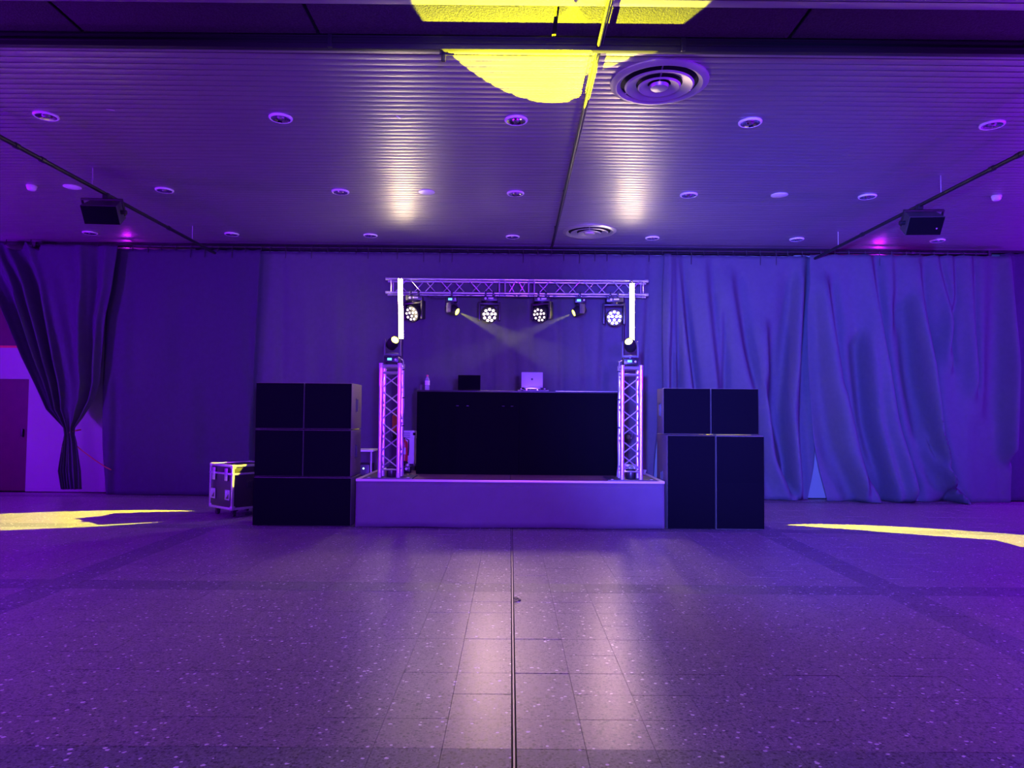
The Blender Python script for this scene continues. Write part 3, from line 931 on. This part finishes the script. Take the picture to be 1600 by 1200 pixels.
def wash_head(x, z, d, lensmat, label):
    """wash moving head hung from the truss chord"""
    t = thing('wash_head', (x, 11.7, TZ), label, 'stage light', 'moving heads on the lighting truss')
    t.scale = (HS, HS, HS)
    hz = (z - TZ) / HS
    d, Rm = head_dirs(d)
    pan = math.atan2(d.x, -d.y)
    P = Matrix.Rotation(pan, 4, 'Z')
    for sx in (-0.055, 0.055):
        MB().box((sx, 0, 0.0), (0.028, 0.06, 0.062), 0.006).box((sx, 0, -0.04), (0.02, 0.03, 0.05), 0.003).build('clamp', M['blackgloss'], t)
    MB().box((0, 0, -0.088), (0.24, 0.20, 0.075), 0.012).build('base', M['blackgloss'], t)
    MB().box((0.02, -0.102, -0.085), (0.075, 0.004, 0.022), 0.001).build('control_panel', M['alurough'], t)
    MB().lathe([(0.018, 0), (0.018, 0.006), (0.012, 0.008), (0.001, 0.006)], 14, Matrix.Translation((-0.055, -0.10, -0.088)) @ Matrix.Rotation(PI / 2, 4, 'X')).build('socket', M['alurough'], t)
    MB().cyl((0, 0, -0.12), (0, 0, -0.145), 0.07, n=20).build('pan_ring', M['blackgloss'], t)
    y = MB()
    y.box((0, 0, -0.155), (0.30, 0.09, 0.03), 0.01, P)
    y.build('yoke', M['blackgloss'], t)
    for sx in (-1, 1):
        MB().box((sx * 0.145, 0, (hz - 0.155) / 2 - 0.035), (0.032, 0.09, abs(hz + 0.155) + 0.13), 0.012, P).build('yoke_arm', M['blackgloss'], t)
    H = Matrix.Translation((0, 0, hz)) @ Rm
    MB().lathe([(0.001, -0.115), (0.07, -0.11), (0.105, -0.07), (0.122, -0.01), (0.124, 0.075), (0.118, 0.09), (0.108, 0.084)], 28, H).build('head', M['black'], t)
    fp = MB().lathe([(0.110, 0.083), (0.001, 0.083)], 28, H).build('face_plate', M['blackgloss'], t)
    pos = [(0, 0)] if False else []
    pos += [(0.033 * math.cos(a), 0.033 * math.sin(a)) for a in (0.5, 2.6, 4.7)]
    pos += [(0.082 * math.cos(a), 0.082 * math.sin(a)) for a in [2 * PI * k / 9 + 0.2 for k in range(9)]]
    lr = 1.15 if lensmat == M['lens_warm'] else 1.0
    lm = MB().lathe([(0.0165 * lr, 0.0), (0.015 * lr, 0.006), (0.009, 0.010), (0.0005, 0.011)], 12).mesh('lens', lensmat)
    for px, py in pos:
        o = obj('lens', lm, t)
        o.matrix_local = H @ Matrix.Translation((px, py, 0.084))
    return t


wash_head(-1.59, 3.080, (-0.42, -0.82, -0.32), M['lens_dim'], 'black wash head beside the left light tube with lenses turned aside')
wash_head(-0.361, 3.071, (0.06, -0.93, -0.33), M['lens_warm'], 'bright black wash head tilted down at the middle of the truss')
wash_head(0.506, 3.092, (-0.50, -0.72, -0.42), M['lens_dim'], 'black wash head right of the truss middle with lenses turned aside')
wash_head(1.687, 3.029, (-0.06, -0.985, -0.15), M['lens_warm'], 'brightest wash head facing straight out beside the right light tube')


def beam_head(name, loc, flip, d, label, group, hz, sc=1.0):
    """small beam moving head; flip=-1 hangs down, +1 stands up"""
    t = thing(name, loc, label, 'stage light', group)
    d, Rm = head_dirs(d)
    pan = math.atan2(d.x, -d.y)
    P = Matrix.Rotation(pan * (0.25 if flip > 0 else 1), 4, 'Z')
    f = flip
    b0 = 0.012 if f > 0 else -0.055
    MB().box((0, 0, b0 + f * 0.04), (0.19 * sc, 0.17 * sc, 0.08), 0.01).build('base', M['blackgloss'], t)
    MB().box((-0.02, -0.086 * sc, b0 + f * 0.045), (0.055, 0.004, 0.03), 0.001).build('display', M['display'], t)
    MB().lathe([(0.013, 0), (0.013, 0.006), (0.001, 0.008)], 12, Matrix.Translation((0.055, -0.085 * sc, b0 + f * 0.04)) @ Matrix.Rotation(PI / 2, 4, 'X')).build('dial', M['alurough'], t)
    if f < 0:
        MB().box((0, 0, 0.0), (0.03, 0.06, 0.062), 0.006).box((0, 0, -0.035), (0.022, 0.03, 0.05), 0.003).build('clamp', M['blackgloss'], t)
    else:
        for sx in (-0.07, 0.07):
            for sy in (-0.06, 0.06):
                MB().cyl((sx, sy, -0.004), (sx, sy, 0.014), 0.012, n=10).build('rubber_foot', M['rubber'], t)
    MB().cyl((0, 0, b0 + f * 0.08), (0, 0, b0 + f * 0.10), 0.05, n=18).build('pan_ring', M['blackgloss'], t)
    zb = b0 + f * 0.11
    MB().box((0, 0, zb), (0.21 * sc, 0.075, 0.035), 0.012, P).build('yoke', M['hangcab'], t)
    for sx in (-1, 1):
        MB().box((sx * 0.098 * sc, 0, (zb + hz) / 2 + f * 0.02), (0.026, 0.08, abs(hz - zb) + 0.075), 0.011, P).build('yoke_arm', M['hangcab'], t)
    H = Matrix.Translation((0, 0, hz)) @ Rm
    MB().lathe([(0.001, -0.085), (0.05, -0.082), (0.072, -0.05), (0.076, 0.02), (0.066, 0.07), (0.060, 0.105), (0.052, 0.11), (0.048, 0.10)], 24, H).build('head', M['black'], t)
    MB().lathe([(0.049, 0.100), (0.03, 0.106), (0.001, 0.108)], 20, H).build('lens', M['lens_yellow'], t)
    return t


for (x, lab), (a, b) in zip(((-0.98, 'small beam head between the two wash heads nearer the subwoofer stack'), (1.125, 'small beam head between the two wash heads nearer the bright wash')), BEAMS[2:]):
    beam_head('beam_head', (x, 11.7, TZ), -1, Vector(b) - Vector(a), lab, 'moving heads on the lighting truss', -0.235, 0.8).scale = (HS, HS, HS)
for (x, lab), (a, b) in zip(((-1.543, 'beam moving head with yellow lens standing on the truss tower near the bottle'), (1.55, 'beam moving head with yellow lens standing on the tower by the mixed stack')), BEAMS[:2]):
    beam_head('beam_head', (x, 9.27, 2.07), 1, Vector(b) - Vector(a), lab, 'beam heads on the truss towers', 0.265)

# ================================================================== SPEAKERS
def cabinet(name, x0, x1, z0, z1, y0, y1, label, group, handle=0, split=0):
    t = thing(name, ((x0 + x1) / 2, y0, z0), label, 'speaker', group)
    wd, h, d = x1 - x0, z1 - z0, y1 - y0
    MB().box((0, d / 2 + 0.008, h / 2), (wd - 0.004, d - 0.016, h - 0.006), 0.008).build('cabinet', M['cab'], t)
    n = split or 1
    for k in range(n):
        hh = (h - 0.03) / n
        MB().box((0, 0.006, 0.015 + hh * (k + 0.5)), (wd - 0.010, 0.016, hh + (0.012 if n == 1 else 0.004)), 0.005).build('grille', M['grille'], t)
    for s in ((handle,) if handle else ()):
        hz = h * 0.52
        xx = s * (wd / 2 - 0.002)
        f = MB()
        for cc, ss in (((xx, d * 0.5, hz + 0.085), (0.012, 0.11, 0.012)), ((xx, d * 0.5, hz - 0.085), (0.012, 0.11, 0.012)),
                       ((xx, d * 0.5 - 0.05, hz), (0.012, 0.012, 0.17)), ((xx, d * 0.5 + 0.05, hz), (0.012, 0.012, 0.17))):
            f.box(cc, ss, 0.002)
        hf = f.build('handle_frame', M['blackgloss'], t)
        MB().box((xx, d * 0.5, hz), (0.004, 0.09, 0.16)).build('handle_recess', M['black'], t)
        MB().cyl((xx + s * 0.004, d * 0.5, hz - 0.075), (xx + s * 0.004, d * 0.5, hz + 0.075), 0.008, n=8).build('handle_bar', M['hangcab'], t)
    for sx in (-1, 1):
        for yy in (0.06, d - 0.06):
            MB().cyl((sx * (wd / 2 - 0.06), yy, 0.006), (sx * (wd / 2 - 0.06), yy, -0.003), 0.018, n=10).build('foot', M['rubber'], t)
    return t


GL, GR = 'subwoofer boxes stacked near the flight case', 'speakers stacked beside the stage'
cabinet('subwoofer', -3.235, -2.0, 0.003, 0.615, 9.05, 9.68, 'wide black double subwoofer on the floor under the square subwoofer boxes', GL)
for zi, (z0, z1, nm) in enumerate(((0.621, 1.215, 'middle row'), (1.221, 1.810, 'top row'))):
    for x0, x1, side, hd in ((-3.225, -2.615, 'on the flight case side', 0), (-2.608, -2.01, 'on the stage side', 1)):
        cabinet('subwoofer', x0, x1, z0, z1, 9.05, 9.66, 'square black subwoofer in the %s of the stack, %s' % (nm, side), GL, hd)
cabinet('tall_speaker', 1.985, 2.592, 0.003, 1.188, 9.05, 9.71, 'tall black floor speaker against the stage edge', GR, -1, 1)
cabinet('tall_speaker', 2.60, 3.208, 0.003, 1.188, 9.04, 9.70, 'tall black floor speaker at the curtain side with a split grille', GR, 0, 2)
cabinet('top_speaker', 1.937, 2.535, 1.194, 1.785, 9.06, 9.46, 'square black speaker atop the tall speaker by the stage edge', GR, -1)
cabinet('top_speaker', 2.541, 3.146, 1.194, 1.785, 9.06, 9.46, 'square black speaker atop the tall speaker farther from the stage', GR, 0)

# ================================================================== DJ BOOTH
bt = thing('dj_booth', (0.1, 9.85, SZ), 'black cloth fronted booth table in the centre of the stage', 'booth')
bx0, bx1, bsm, bh = -1.39, 1.385, 0.02, 1.15
MB().box(((bx0 + bsm) / 2, 0.012, bh / 2 - 0.01), (bsm - bx0 - 0.002, 0.024, bh - 0.02), 0.003).build('front_panel', M['velvet'], bt)
MB().box(((bx1 + bsm) / 2, 0.012, bh / 2 - 0.01), (bx1 - bsm - 0.002, 0.024, bh - 0.02), 0.003).build('front_panel', M['velvet'], bt)
MB().box((bsm, 0.035, bh / 2 - 0.01), (0.06, 0.02, bh - 0.03), 0.002).build('centre_post', M['velvet'], bt)
for xx in (bx0 + 0.012, bx1 - 0.012):
    MB().box((xx, 0.36, bh / 2 - 0.01), (0.024, 0.66, bh - 0.02), 0.003).build('side_panel', M['velvet'], bt)
MB().box(((bx0 + bx1) / 2, 0.345, bh - 0.008), (bx1 - bx0, 0.69, 0.024), 0.004).build('table_top', M['blackmetal'], bt)
MB().box((0.95, 0.004, bh + 0.003), (0.86, 0.012, 0.006), 0.001).build('top_edge', M['alurough'], bt)
for xx in (-0.83, -0.69, -0.2, -0.08):
    MB().box((xx, -0.002, bh - 0.21), (0.035, 0.006, 0.006)).build('hook', M['plate'], bt)
ZB = SZ + bh + 0.005
# water bottle, cup
t = thing('water_bottle', (-1.16, 9.93, ZB), 'small clear water bottle with red cap standing on the booth', 'bottle')
MB().lathe([(0.001, 0.002), (0.028, 0.0), (0.032, 0.006), (0.032, 0.05), (0.030, 0.055), (0.032, 0.06), (0.032, 0.135), (0.024, 0.165), (0.0135, 0.178), (0.0135, 0.192)], 20).build('body', M['plasticclear'], t)
MB().lathe([(0.0325, 0.07), (0.0328, 0.072), (0.0328, 0.128), (0.0325, 0.13)], 20).build('label', M['label'], t)
MB().lathe([(0.0155, 0.188), (0.0155, 0.208), (0.013, 0.211), (0.001, 0.211)], 16).build('cap', M['capred'], t)
t = thing('cup', (-1.25, 9.93, ZB), 'small dark cup beside the water bottle on the booth', 'cup')
MB().lathe([(0.001, 0.004), (0.022, 0.0), (0.030, 0.075), (0.028, 0.075), (0.020, 0.008), (0.001, 0.009)], 16).build('cup_body', M['hangcab'], t)


def laptop(x, y, z, wd, hh, m, label, tilt, logo):
    t = thing('laptop', (x, y, z), label, 'laptop', 'laptops on the booth')
    MB().box((0, 0.11, 0.009), (wd, 0.22, 0.016), 0.005).build('keyboard_base', m, t)
    Tm = Matrix.Translation((0, 0.0, 0.018)) @ Matrix.Rotation(math.radians(tilt), 4, 'X')
    MB().box((0, 0, hh / 2), (wd, 0.008, hh), 0.0035, Tm).build('lid', m, t)
    MB().box((0, 0.006, hh / 2), (wd - 0.02, 0.004, hh - 0.02), 0.0, Tm).build('screen', M['black'], t)
    if logo:
        g = []
        for k in range(20):
            a = 2 * PI * k / 20
            r = 0.017 * (1 - 0.18 * math.exp(-((a - PI / 2) / 0.35) ** 2) - 0.10 * math.exp(-((a - 3 * PI / 2) / 0.3) ** 2))
            if abs(a) < 0.5 or abs(a - 2 * PI) < 0.5:
                r *= 0.78
            g.append((r * math.cos(a), r * math.sin(a) + hh / 2))
        MB().prism(g, 0.0015, Tm @ Matrix.Translation((0, -0.0052, 0))).prism([(0.0, hh / 2 + 0.017), (0.004, hh / 2 + 0.019), (0.008, hh / 2 + 0.026), (0.003, hh / 2 + 0.024)], 0.0015, Tm @ Matrix.Translation((0, -0.0052, 0))).build('logo', M['logo'], t, smooth=False)
    return t


laptop(-0.585, 10.05, ZB, 0.315, 0.205, M['velvet'], 'open black laptop standing directly on the booth top', -8, False)
ls = thing('laptop_stand', (0.30, 10.02, ZB), 'small metal stand lifting the silver laptop above the booth top', 'stand')
MB().box((0, 0.11, 0.048), (0.22, 0.2, 0.008), 0.002).box((0, 0.004, 0.042), (0.19, 0.008, 0.016), 0.002).build('tray', M['alu'], ls)
for sx in (-0.075, 0.075):
    MB().box((sx, 0.02, 0.021), (0.02, 0.02, 0.042), 0.003).box((sx, 0.19, 0.021), (0.02, 0.02, 0.042), 0.003).build('leg', M['alu'], ls)
laptop(0.30, 10.03, ZB + 0.052, 0.30, 0.20, M['silver'], 'open silver laptop with a small round logo on a stand', -8, True)
mx = thing('mixer', (0.32, 10.26, ZB), 'low black mixer with knobs and cables behind the silver laptop', 'mixer')
MB().box((0, 0.12, 0.018), (0.44, 0.2, 0.036), 0.006).build('mixer_body', M['blackgloss'], mx)
for k in range(6):
    MB().cyl((-0.17 + k * 0.068, 0.06, 0.036), (-0.17 + k * 0.068, 0.06, 0.052), 0.012, n=10).build('knob', M['alurough'], mx)
cc = MB().tube([(0.10, 9.96, ZB + 0.005), (0.13, 9.93, ZB + 0.01), (0.16, 9.97, ZB + 0.02), (0.20, 9.95, ZB + 0.006), (0.48, 9.96, ZB + 0.006), (0.53, 9.98, ZB + 0.012)], 0.006, 6)
tag(cc.build('booth_cable', M['cablegrey']), 'short grey cable lying by the laptop stand on the booth edge', 'cable')

# ================================================================== FLIGHT CASE
ang = math.atan2(0.30, -0.52)          # direction of the visible long face
fc = thing('flight_case', (-3.73, 9.66, 0.0), 'black wheeled flight case with metal edges and butterfly latches beside the subwoofer stack', 'case')
ux = Vector((-0.77, 0.638, 0)); uy = Vector((0.638, 0.77, 0))
Tm = Matrix(((ux.x, uy.x, 0, 0), (ux.y, uy.y, 0, 0), (0, 0, 1, 0.11), (0, 0, 0, 1)))
Lx, Ly, Lz = 0.60, 0.62, 0.60
MB().box((Lx / 2, Ly / 2, Lz * 0.40), (Lx - 0.012, Ly - 0.012, Lz * 0.80 - 0.012), 0.003, Tm).build('body', M['case'], fc)
MB().box((Lx / 2, Ly / 2, Lz * 0.90), (Lx - 0.012, Ly - 0.012, Lz * 0.20 - 0.012), 0.003, Tm).build('lid', M['case'], fc)


def ext(a, b, w=0.032):
    a, b = Vector(a), Vector(b)
    c = (a + b) / 2
    s = [abs(b[i] - a[i]) + (0 if abs(b[i] - a[i]) > 1e-6 else w) for i in range(3)]
    MB().box(c, s, 0.004, Tm).build('edge_strip', M['alu'], fc)


i = 0.012
for a, b in (((i, i, 0), (i, i, Lz)), ((Lx - i, i, 0), (Lx - i, i, Lz)), ((i, Ly - i, 0), (i, Ly - i, Lz)), ((Lx - i, Ly - i, 0), (Lx - i, Ly - i, Lz))):
    ext(a, b)
for z in (i, Lz - i):
    for a, b in (((0, i, z), (Lx, i, z)), ((0, Ly - i, z), (Lx, Ly - i, z)), ((i, 0, z), (i, Ly, z)), ((Lx - i, 0, z), (Lx - i, Ly, z))):
        ext(a, b)
for a, b in (((0, 0.002, Lz * .8), (Lx, 0.002, Lz * .8)), ((0.002, 0, Lz * .8), (0.002, Ly, Lz * .8))):
    ext(a, b, 0.026)
for x in (0, Lx):
    for y in (0, Ly):
        for z in (0, Lz):
            c = Vector((x + (0.022 if x == 0 else -0.022), y + (0.022 if y == 0 else -0.022), z + (0.022 if z == 0 else -0.022)))
            MB().box(c, (0.062, 0.062, 0.062), 0.02, Tm).build('corner', M['alurough'], fc)
for x in (0.14, 0.47):
    lt = MB().box((x, -0.012, Lz * 0.78), (0.075, 0.016, 0.17), 0.006, Tm).build('latch', M['alu'], fc)
    MB().box((x, -0.023, Lz * 0.79), (0.03, 0.008, 0.06), 0.003, Tm).build('latch_wing', M['alurough'], lt)
for x in (0.11, 0.49):
    hd = MB()
    for cc, ss in (((x, -0.006, 0.255), (0.115, 0.012, 0.018)), ((x, -0.006, 0.135), (0.115, 0.012, 0.018)), ((x - 0.05, -0.006, 0.195), (0.018, 0.012, 0.13)), ((x + 0.05, -0.006, 0.195), (0.018, 0.012, 0.13))):
        hd.box(cc, ss, 0.003, Tm)
    hd = hd.build('handle_dish', M['alu'], fc)
    MB().prism([(x - 0.042, 0.144), (x + 0.042, 0.144), (x - 0.042, 0.23)], 0.005, Tm @ Matrix.Translation((0, -0.006, 0))).build('handle_grip', M['blackgloss'], hd)
    MB().box((x, 0.001, 0.195), (0.09, 0.006, 0.11), 0, Tm).build('handle_plate', M['alurough'], hd)
hd = MB().box((-0.004, 0.28, 0.33), (0.008, 0.16, 0.10), 0.003, Tm).build('side_handle', M['blackgloss'], fc)
for k in range(4):
    MB().box((-0.010, 0.225 + k * 0.035, 0.33), (0.006, 0.010, 0.07), 0.002, Tm).build('grip_rib', M['blackmetal'], hd)
for x in (0.09, Lx - 0.09):
    for y in (0.09, Ly - 0.09):
        cs = MB().box((x, y, -0.018), (0.07, 0.07, 0.02), 0.003, Tm).box((x + 0.02, y - 0.024, -0.045), (0.05, 0.006, 0.05), 0.002, Tm).box((x + 0.02, y + 0.024, -0.045), (0.05, 0.006, 0.05), 0.002, Tm).build('caster', M['blackmetal'], fc)
        MB().cyl(Tm @ Vector((x + 0.025, y - 0.018, -0.066)), Tm @ Vector((x + 0.025, y + 0.018, -0.066)), 0.042, n=18).build('wheel', M['rubber'], cs)

# ================================================================== THINGS BEHIND AND ON THE STAGE
# side table and amplifier rack behind the subwoofer stack
t = thing('side_table', (-2.33, 10.55, 0), 'low table with a pale edge between the subwoofer stack and the stage', 'table')
MB().box((0, 0, 0.885), (0.72, 0.5, 0.025), 0.004).build('table_top', M['whitemetal'], t)
for sx in (-0.33, 0.33):
    for sy in (-0.22, 0.22):
        MB().cyl((sx, sy, 0), (sx, sy, 0.875), 0.014, n=10).build('leg', M['alurough'], t)
t = thing('amplifier_rack', (-2.33, 10.55, 0), 'black amplifier rack with tiny green lights under the low table', 'rack')
MB().box((0, 0, 0.355), (0.60, 0.40, 0.67), 0.01).build('outer_case', M['blackgloss'], t)
for k in range(3):
    MB().box((0, -0.203, 0.15 + k * 0.2), (0.5, 0.012, 0.15), 0.003).build('amplifier', M['blackmetal'], t)
for px, pz in ((0.10, 0.63), (0.06, 0.60), (0.22, 0.63)):
    MB().cyl((px, -0.205, pz), (px, -0.216, pz), 0.011, n=10).build('indicator', M['led'], t)
for sx in (-0.24, 0.24):
    for sy in (-0.14, 0.14):
        MB().cyl((sx, sy, 0.0), (sx, sy, 0.03), 0.02, n=10).build('foot', M['rubber'], t)
t = thing('shade_box', (-2.51, 10.515, 0.8985), 'added black box on the low table, out of view, shading the flight case', 'rack')  # added box, unseen behind the stack, keeps the yellow beam off the flight case
MB().box((0, 0, 0.215), (0.49, 0.46, 0.41), 0.01).build('outer_case', M['blackgloss'], t)
for k in range(3):
    MB().box((0, -0.232, 0.09 + k * 0.125), (0.42, 0.012, 0.11), 0.003).build('shade_box_front', M['blackmetal'], t)
for sx in (-0.2, 0.2):
    for sy in (-0.18, 0.18):
        MB().cyl((sx, sy, 0.0), (sx, sy, 0.012), 0.018, n=10).build('foot', M['rubber'], t)
# white board with extinguisher
t = thing('notice_panel', (-1.53, 10.80, SZ), 'pale upright panel with a socket box between the truss tower and the booth', 'panel')
MB().box((0, 0, 0.32), (0.22, 0.03, 0.50), 0.004).build('board', M['paper'], t)
for k in range(3):
    MB().box((-0.03, -0.017, 0.53 - k * 0.03), (0.10, 0.004, 0.010)).build('slot', M['plate'], t)
MB().box((0.085, -0.03, 0.51), (0.07, 0.03, 0.11), 0.004).build('socket_box', M['whitemetal'], t)
MB().box((0.088, -0.047, 0.52), (0.04, 0.005, 0.04), 0.002).build('socket_hole', M['black'], t)
for sx in (-0.09, 0.09):
    MB().box((sx, 0, 0.05), (0.02, 0.03, 0.10), 0.002).box((sx, 0.08, 0.006), (0.03, 0.20, 0.012), 0.002).build('foot', M['alurough'], t)
t = thing('fire_extinguisher', (-1.575, 10.70, SZ), 'red fire extinguisher standing in front of the pale upright panel', 'extinguisher')
MB().lathe([(0.001, 0.0), (0.055, 0.0), (0.055, 0.10), (0.048, 0.105), (0.048, 0.14)], 20).build('stand_ring', M['black'], t)
MB().lathe([(0.05, 0.12), (0.05, 0.37), (0.042, 0.405), (0.018, 0.42), (0.015, 0.44)], 20).build('cylinder', M['red'], t)
MB().box((0, -0.01, 0.455), (0.022, 0.06, 0.02), 0.004).build('valve', M['blackgloss'], t)
MB().tube([(0.02, 0, 0.45), (0.06, 0, 0.43), (0.062, 0, 0.30), (0.055, 0, 0.2)], 0.008, 8).build('hose', M['rubber'], t)
MB().box((0, -0.05, 0.27), (0.05, 0.006, 0.10), 0.001).build('label_plate', M['paper'], t)
# orange bag hanging on the crank stand
t = thing('orange_bag', (-1.90, 11.73, 1.28), 'orange cloth bag hanging on the crank stand inside the truss tower outline', 'bag')
MB().box((0.02, 0, -0.02), (0.11, 0.06, 0.26), 0.02).build('bag_body', M['orange'], t)
MB().tube([(-0.02, 0, 0.1), (0.0, 0.01, 0.17), (0.05, 0.03, 0.18), (0.05, 0.01, 0.1)], 0.006, 6).build('strap', M['orange'], t)
# fog machine and coil
t = thing('fog_machine', (-1.44, 10.08, SZ), 'small black fog machine with pinkish nozzle beside the booth', 'machine')
MB().box((0, 0, 0.05), (0.09, 0.16, 0.075), 0.008).build('housing', M['blackgloss'], t)
MB().cyl((0, -0.08, 0.06), (0, -0.115, 0.06), 0.018, n=12).build('nozzle', M['deckedge'], t)
MB().lathe([(0.03, 0), (0.03, 0.03), (0.02, 0.035), (0.001, 0.035)], 16, Matrix.Translation((0, 0.02, 0.087))).build('tank_cap', M['deckedge'], t)
for sx in (-0.035, 0.035):
    MB().box((sx, 0, 0.006), (0.015, 0.14, 0.013), 0.002).build('foot', M['rubber'], t)


def coil(loc, r, turns, label, m, seedn, tilt=0.0):
    rnd = random.Random(seedn)
    pts = []
    for k in range(turns * 16):
        a = 2 * PI * k / 16
        rr = r * (1 + 0.12 * math.sin(k * 0.37 + seedn))
        pts.append((rr * math.cos(a), rr * math.sin(a) * 0.8, 0.010 + 0.009 * (k / 16) + 0.004 * math.sin(a * 2)))
    o = MB().tube(pts, 0.007, 6).build('cable_coil', m, None, loc, (tilt, 0, 0))
    return tag(o, label, 'cable', 'cable coils on the stage')


coil((-1.45, 10.42, SZ + 0.001), 0.10, 6, 'dark cable coil leaning between the pale panel and the booth', M['cable'], 3, 0.0)
coil((1.80, 10.0, SZ), 0.09, 7, 'grey cable coil lying on the stage corner by the tall speaker', M['cablegrey'], 5)
t = thing('power_box', (1.77, 10.78, SZ + 0.001), 'flat violet grey power box with white plugs behind the stage corner coil', 'power box')
MB().box((0, 0, 0.05), (0.22, 0.16, 0.10), 0.006).build('housing', M['alurough'], t)
MB().box((0, 0, 0.112), (0.22, 0.16, 0.02), 0.004).build('lid', M['blackgloss'], t)
for sx in (-0.07, 0.0, 0.07):
    MB().cyl((sx, -0.08, 0.05), (sx, -0.11, 0.05), 0.02, n=12).build('plug', M['whitemetal'], t)
# ballast drums at the tower feet
for xx, lab in ((-1.53, 'black round ballast drum inside the truss tower near the extinguisher'), (1.56, 'black round ballast drum inside the truss tower near the power box')):
    t = thing('ballast_drum', (xx, 9.27, SZ + 0.013), lab, 'ballast', 'ballast drums in the towers')
    MB().lathe([(0.001, 0.0), (0.062, 0.0), (0.066, 0.008), (0.066, 0.115), (0.06, 0.125), (0.001, 0.125)], 24).build('drum', M['blackgloss'], t)
    MB().tube([(-0.03, 0, 0.123), (-0.03, 0, 0.15), (0.03, 0, 0.15), (0.03, 0, 0.123)], 0.006, 8).build('grip', M['blackmetal'], t)
# cables running down the towers
for xx, s, lab in ((-1.543, 1, 'thin cables running down the truss tower near the extinguisher'), (1.55, -1, 'thin cables running down the truss tower near the power box')):
    rnd = random.Random(int(xx * 10))
    pts = [(0.10 * s, 0.03, 1.53), (0.150 * s, -0.06, 1.50)] + [(0.163 * s + rnd.uniform(-.004, .004), -0.06 + rnd.uniform(-.02, .02), 1.38 - k * 0.12) for k in range(11)] + [(0.165 * s, 0.0, 0.03), (0.17 * s, 0.2, 0.012)]
    t = thing('tower_cable', (xx, 9.27, SZ + 0.013), lab, 'cable', 'cables on the towers')
    MB().tube(pts, 0.006, 6).build('signal_cable', M['cablegrey'], t)
    pts2 = [(p[0] + s * 0.004, p[1] + 0.018, p[2]) for p in pts]
    MB().tube(pts2, 0.006, 6).build('power_cable', M['cable'], t)
    for k in (2, 5, 8):
        MB().box(pts[k], (0.035, 0.05, 0.014), 0.004).build('cable_tie', M['black'], t)

# thin stage haze hanging around the truss lights
hm = bpy.data.materials.new('haze')
hm.use_nodes = True
nt = hm.node_tree
nt.nodes.clear()
vo = nt.nodes.new('ShaderNodeVolumeScatter')
vo.inputs['Density'].default_value = 0.0006
vo.inputs['Anisotropy'].default_value = 0.55
vo.inputs['Color'].default_value = (1, 1, 1, 1)
out = nt.nodes.new('ShaderNodeOutputMaterial')
nt.links.new(vo.outputs['Volume'], out.inputs['Volume'])
hz = MB().box((0.1, 11.3, 3.05), (5.6, 1.3, 2.1)).build('stage_haze', hm, smooth=False)
tag(hz, 'thin pale haze hanging in the air around the truss lights', 'haze', kind='stuff')
